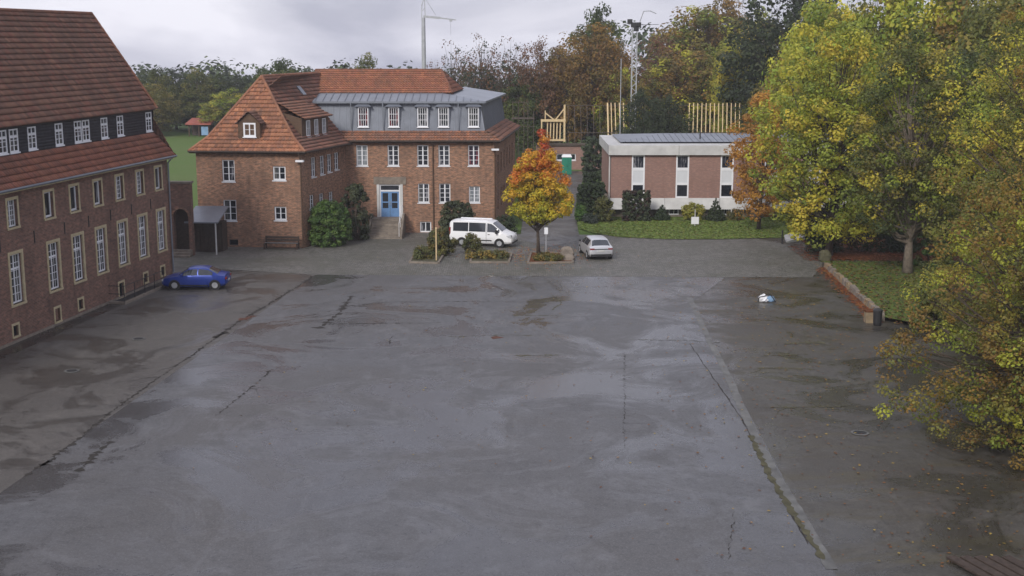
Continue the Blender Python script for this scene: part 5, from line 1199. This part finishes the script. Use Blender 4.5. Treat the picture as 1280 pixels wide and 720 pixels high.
VAN = [(0, .42, 1.05, .9, 1.78, .76), (.07, .34, 1.1, .96, 1.9, .8), (.25, .3, 1.12, .98, 1.95, .82), (1.6, .28, 1.12, .985, 1.98, .83), (3.0, .28, 1.12, .985, 1.97, .83), (3.35, .28, 1.12, .985, 1.9, .81), (4.2, .28, 1.1, .98, 1.2, .82), (4.62, .3, .98, .94, 1.03, .8), (4.87, .34, .84, .86, .88, .7), (4.97, .42, .66, .72, .7, .6)]
def d_van(pt):
    for sy in (-1, 1):
        m = MB(); m.box((4.5, .58 if sy > 0 else -.93, .78), (4.86, .93 if sy > 0 else -.58, .95)); pt('headlight', m, 'lamp_clear')
        m = MB(); m.box((3.68, .98 if sy > 0 else -1.2, 1.1), (3.82, 1.2 if sy > 0 else -.98, 1.36)); pt('mirror', m, 'black_plastic')
        m = MB(); m.box((-.02, .78 if sy > 0 else -.94, .9), (.1, .94 if sy > 0 else -.78, 1.45)); pt('tail_light', m, 'lamp_red')
        m = MB(); m.box((1.35, .975 if sy > 0 else -1.0, .5), (3.35, 1.0 if sy > 0 else -.975, .58)); pt('rubbing_strip', m, 'black_plastic')
        m = MB(); m.box((2.92, .98 if sy > 0 else -.99, .4), (2.94, .99 if sy > 0 else -.98, 1.85)); pt('door_seam', m, 'black_plastic')
        m = MB(); m.box((3.05, .98 if sy > 0 else -1.005, .98), (3.2, 1.005 if sy > 0 else -.98, 1.02)); pt('door_handle', m, 'black_plastic')
    m = MB(); m.box((4.8, -.55, .52), (4.965, .55, .7)); pt('grille', m, 'black_plastic'); m = MB(); m.box((4.75, -.75, .33), (4.985, .75, .45)); pt('bumper_trim', m, 'black_plastic')
    m = MB(); m.box((4.96, -.26, .46), (4.99, .26, .57)); pt('number_plate', m, 'white_dirty')
    for y in (-.6, .6):
        m = MB(); m.bar((.5, y, 2.0), (3.0, y, 2.0), .05, .06); pt('roof_rail', m, 'white_paint')
vx, vy = dep(566, 300, 97.8)[0], 97.9
vehicle('parked_van', VAN, 'car_white', 'white passenger van with dark windows parked before the brick house', 'van', (vx, vy), R(-14), (1.0, 3.95), .34, ((.3, 1.5), (1.56, 2.86), (3.0, 3.95)), (3.42, 4.14), (.02, .06), d_van)

# ------------------------------------------------------------------ house with new timber roof frame, toilet, crane, masts, field shed
TY = 156.0; FT = Facade((dep(676, 200, TY)[0], TY), 0.0); tz = lambda y: dep(700, y, TY)[1]; tu = lambda x: dep(x, 150, TY)[0] - FT.p.x
th = thing('timber_house', FT(8, 3, 0), 'low brick house under construction with bare new timber roof frame behind annex', 'building')
m = MB(); tw_ = [hole(tu(700), 1.1, 1.9, .8), hole(tu(716), 1.1, 1.9, .8)]; wall_holes(m, FT, -.5, tu(935), -.05, 2.9, tw_, .15); m.quad(FT(-.5, 6, 0), FT(-.5, 0, 0), FT(-.5, 0, 2.9), FT(-.5, 6, 2.9)); m.build('wall', M['brick_plain'], th)
for h_ in tw_: window(th, FT, (h_[0] + h_[1]) / 2, h_[2], h_[3], .8, 1, 1, None, .1, True, 0, fw=.09)
m = MB(); m.box((-.6, -.25, 2.92), (tu(735), .1, 3.2), FT); m.build('eaves_beam', M['timber_old'], th)
m = MB(); m.bar(FT(tu(676), -.1, tz(150.5)), FT(tu(707), -.1, tz(150.5)), .22, .28); m.build('beam', M['timber_new'], th)
m = MB(); m.bar(FT(tu(683), -.1, tz(175)), FT(tu(707), -.1, tz(175)), .18, .22); m.build('beam', M['timber_new'], th)
m = MB(); m.bar(FT(tu(705.5), -.12, tz(177)), FT(tu(705.5), -.12, tz(131)), .22); m.build('post', M['timber_new'], th)
m = MB(); m.bar(FT(tu(677), -.12, tz(151)), FT(tu(677), -.12, tz(172)), .16); m.build('post', M['timber_new'], th)
for a, b in (((681.5, 141), (693, 150)), ((694, 150), (705, 136))):
    m = MB(); m.bar(FT(tu(a[0]), -.1, tz(a[1])), FT(tu(b[0]), -.1, tz(b[1])), .14); m.build('brace', M['timber_new'], th)
m = MB(); m.bar(FT(tu(681.5), -.1, tz(138)), FT(tu(681.5), -.1, tz(149)), .12); m.build('post', M['timber_new'], th)
for x in (684, 688, 692, 696, 700): 
    m = MB(); m.bar(FT(tu(x), -.02, tz(174)), FT(tu(x) + .05, .15, tz(152)), .13); m.build('stud', M['timber_new'], th)
for x in list(range(711, 757, 8)): 
    m = MB(); m.bar(FT(tu(x), 0, 3.1), FT(tu(x), 2.6, tz(134)), .06, .09); m.build('rafter', M['timber_old'], th)
for x in (761, 765.5, 770.5, 776, 781): 
    m = MB(); m.bar(FT(tu(x), 0, 3.1), FT(tu(x), 2.6, tz(130)), .17 if x == 761 else .1, .15); m.build('rafter', M['timber_new'], th)
for k in range(13): 
    x = 862 + k * 5.3; m = MB(); m.bar(FT(tu(x - 1), -.2, 3.0), FT(tu(x + 3), 2.6, tz(130.5)), .1, .15); m.build('rafter', M['timber_new'], th)
for y_, d_ in ((165, .4), (132, 2.75)):
    m = MB(); m.bar(FT(tu(708), d_, tz(y_) - .1), FT(tu(932), d_, tz(y_) - .1), .07, .08); m.build('purlin', M['timber_old'], th)
# scaffold left of it
SYp = 150.0; sx = lambda x: dep(x, 150, SYp)[0]; szz = lambda y: dep(650, y, SYp)[1]
sc_ = thing('scaffold', (sx(654), SYp + 1, 0), 'thin scaffold frame above the roof edge left of the red maple top', 'scaffold')
for x in (641, 648, 655, 660, 667):
    for d_ in (0, 1.4):
        m = MB(); m.tube([(sx(x), SYp + d_, 0), (sx(x), SYp + d_, szz(127 if x < 662 else 140))], .035, 6); m.build('upright', M['timber_old'], sc_)
for y_ in (128, 147, 158):
    m = MB(); m.tube([(sx(640), SYp, szz(y_)), (sx(668 if y_ > 130 else 660), SYp, szz(y_))], .035, 6); m.build('rail', M['timber_old'], sc_)
m = MB(); m.box((sx(640), SYp, szz(149)), (sx(668), SYp + 1.4, szz(148))); m.build('deck', M['timber_old'], sc_)
# toilet
X, Y = gnd(708.5, 218.5); o = thing('portable_toilet', (X, Y + .6, 0), 'green portable toilet with white roof at the end of the path', 'toilet cabin')
m = MB(); m.box((X - .55, Y, .05), (X + .55, Y + 1.15, 2.05)); 
for k in range(5): m.box((X + .15 + k * .08, Y - .02, .15), (X + .18 + k * .08, Y - .001, 1.9))
m.build('cabin', M['toilet_green'], o); m = MB(); m.box((X - .45, Y - .03, .12), (X + .1, Y - .001, 1.95)); dd = m.build('door', M['toilet_green'], o); m = MB(); m.box((X - .02, Y - .06, .95), (X + .06, Y - .031, 1.1)); m.build('handle', M['dark_metal'], dd)
m = MB(); P = [(X + sx_ * .6, Y + yy, 2.052) for sx_, yy in ((-1, -.06), (1, -.06), (1, 1.2), (-1, 1.2))] + [(X + sx_ * .48, Y + yy, 2.33) for sx_, yy in ((-1, .1), (1, .1), (1, 1.05), (-1, 1.05))]; m.add(P, ((3, 2, 1, 0), (4, 5, 6, 7), (0, 1, 5, 4), (1, 2, 6, 5), (2, 3, 7, 6), (3, 0, 4, 7))); m.build('roof', M['white_paint'], o); m = MB(); m.box((X - .6, Y - .05, 0), (X + .6, Y + 1.2, .048)); m.build('skid', M['dark_metal'], o)
# crane
CY = 205.0; cX = lambda x: dep(x, 50, CY)[0]; cZ = lambda y: dep(530, y, CY)[1]
o = thing('tower_crane', (cX(529.5), CY, 0), 'white tower crane with short jib rising behind the red ridge', 'crane')
m = MB(); x0 = cX(529.5); m.tube([(x0, CY, 0), (x0, CY, cZ(60)), (x0, CY, cZ(22))], [.36, .34, .29], 10); m.build('mast', M['grey_metal'], o)
m = MB(); m.bar((x0, CY, cZ(20.5)), (cX(551), CY, cZ(22.5)), .32, .36); m.bar((cX(551), CY, cZ(22.5)), (cX(570), CY, cZ(25)), .2, .2); m.build('jib', M['grey_metal'], o)
m = MB(); m.bar((x0 - .25, CY, cZ(22)), (x0 - .2, CY, cZ(6)), .12); m.bar((x0 + .3, CY, cZ(20)), (x0 + .2, CY, cZ(-6)), .14); m.bar((x0 - .2, CY, cZ(7)), (x0 + .2, CY, cZ(-5)), .12); m.bar((x0 - .22, CY, cZ(14)), (x0 + .25, CY, cZ(10)), .1); m.build('tower_head', M['grey_metal'], o)
m = MB(); m.tube([(x0 + .2, CY, cZ(-4)), (cX(545), CY, cZ(19))], .04, 5); m.build('stay', M['grey_metal'], o)
m = MB(); m.box((cX(562), CY - .3, cZ(27)), (cX(565.5), CY + .3, cZ(23.5))); m.build('trolley', M['grey_metal'], o); m = MB(); m.tube([(cX(563.5), CY, cZ(27)), (cX(563.5), CY, cZ(44))], .02, 4); m.build('hoist_rope', M['grey_metal'], o)
# lattice mast with bent arm, and flag pole
LY = 162.0; lX = lambda x: dep(x, 60, LY)[0]; lZ = lambda y: dep(793, y, LY)[1]
o = thing('lattice_mast', (lX(793), LY, 0), 'pale lattice mast with a bent arm and cluster of floodlights on top', 'mast'); xa, xb = lX(790.3), lX(796.3); zt2 = lZ(34)
for xx in (xa, xb):
    for yy in (LY, LY + .6):
        m = MB(); m.bar((xx, yy, 0), (xx, yy, zt2), .1); m.build('upright', M['grey_metal'], o)
nb = 30; m = MB()
for k in range(nb):
    z0_, z1_b = zt2 * k / nb, zt2 * (k + 1) / nb
    for yy in (LY, LY + .6): m.bar((xa if k % 2 else xb, yy, z0_), (xb if k % 2 else xa, yy, z1_b), .055)
m.build('lattice', M['grey_metal'], o)
m = MB(); P = [(lX(x), LY + .3, lZ(y)) for x, y in ((796, 40), (800, 26), (804, 14), (812, 13.5), (820, 17))]; m.tube(P, .06, 6); m.build('arm', M['grey_metal'], o)
m = MB(); m.tube([(lX(797), LY + .3, lZ(31)), (lX(823), LY + .3, lZ(30.5))], .03, 5); m.build('wire', M['dark_metal'], o)
for x, y in ((787, 27), (791.5, 31), (798, 31), (795, 36)):
    m = MB(); m.box((lX(x) - .3, LY - .05, lZ(y) - .3), (lX(x) + .3, LY + .5, lZ(y) + .3)); m.build('floodlight', M['dark_metal'], o)
X, z_ = dep(776.5, 75, 140); o = thing('flag_pole', (X, 140, 0), 'thin pale pole rising in front of golden oak left of lattice mast', 'pole'); m = MB(); m.tube([(X, 140, 0), (X, 140, z_)], [.06, .04], 6); m.build('pole', M['grey_metal'], o); m = MB(); m.lathe([(.001, -.08), (.08, 0), (.001, .08)], 8, (X, 140, z_ + .06)); m.build('finial', M['grey_metal'], o)
# field shed
X0, Y0 = gnd(236, 170.5); X1 = gnd(262, 170.5)[0]; o = thing('field_shed', ((X0 + X1) / 2, Y0 + 2, 0), 'small red roofed field shed with blue front panel at the wood edge', 'shed')
m = MB(); m.box((X0, Y0 + 2.5, 0), (X1, Y0 + 4, 1.9)); m.build('back_wall', M['wood_dark'], o); m = MB(); P = [(x, Y0 + d_, z_) for x in (X0 - .4, X1 + .4) for d_, z_ in ((-.5, 1.9), (4.3, 2.6), (4.3, 2.75), (-.5, 2.1))]; m.add(P, ((0, 1, 2, 3), (7, 6, 5, 4), (3, 2, 6, 7), (0, 4, 5, 1), (0, 3, 7, 4))); m.build('roof', M['red_sheet'], o)
for x in (X0 + .1, (X0 + X1) / 2, X1 - .1):
    m = MB(); m.bar((x, Y0, 0), (x, Y0, 1.95), .14); m.build('post', M['wood_brown'], o)
m = MB(); m.box((X1 - 1.3, Y0 - .05, .2), (X1 - .2, Y0 + .05, 1.6)); m.build('front_panel', M['blue_sheet'], o)

# ------------------------------------------------------------------ thin haze volume added over the whole site to lift the blacks
m = MB(); m.box((-420, -25, -14), (420, 420, 42)); hz = m.build('haze', [])
hm = bpy.data.materials.new('haze'); hm.use_nodes = True; hn = hm.node_tree; hn.nodes.clear()
pv = hn.nodes.new('ShaderNodeVolumePrincipled'); pv.inputs['Color'].default_value = (.9, .91, .95, 1); pv.inputs['Density'].default_value = .00042; pv.inputs['Anisotropy'].default_value = .2
ho = hn.nodes.new('ShaderNodeOutputMaterial'); hn.links.new(pv.outputs[0], ho.inputs['Volume']); hz.data.materials.append(hm); hz['kind'] = 'stuff'; hz['label'] = 'thin grey haze added over the yard and wood to lift the blacks'; hz['category'] = 'haze'
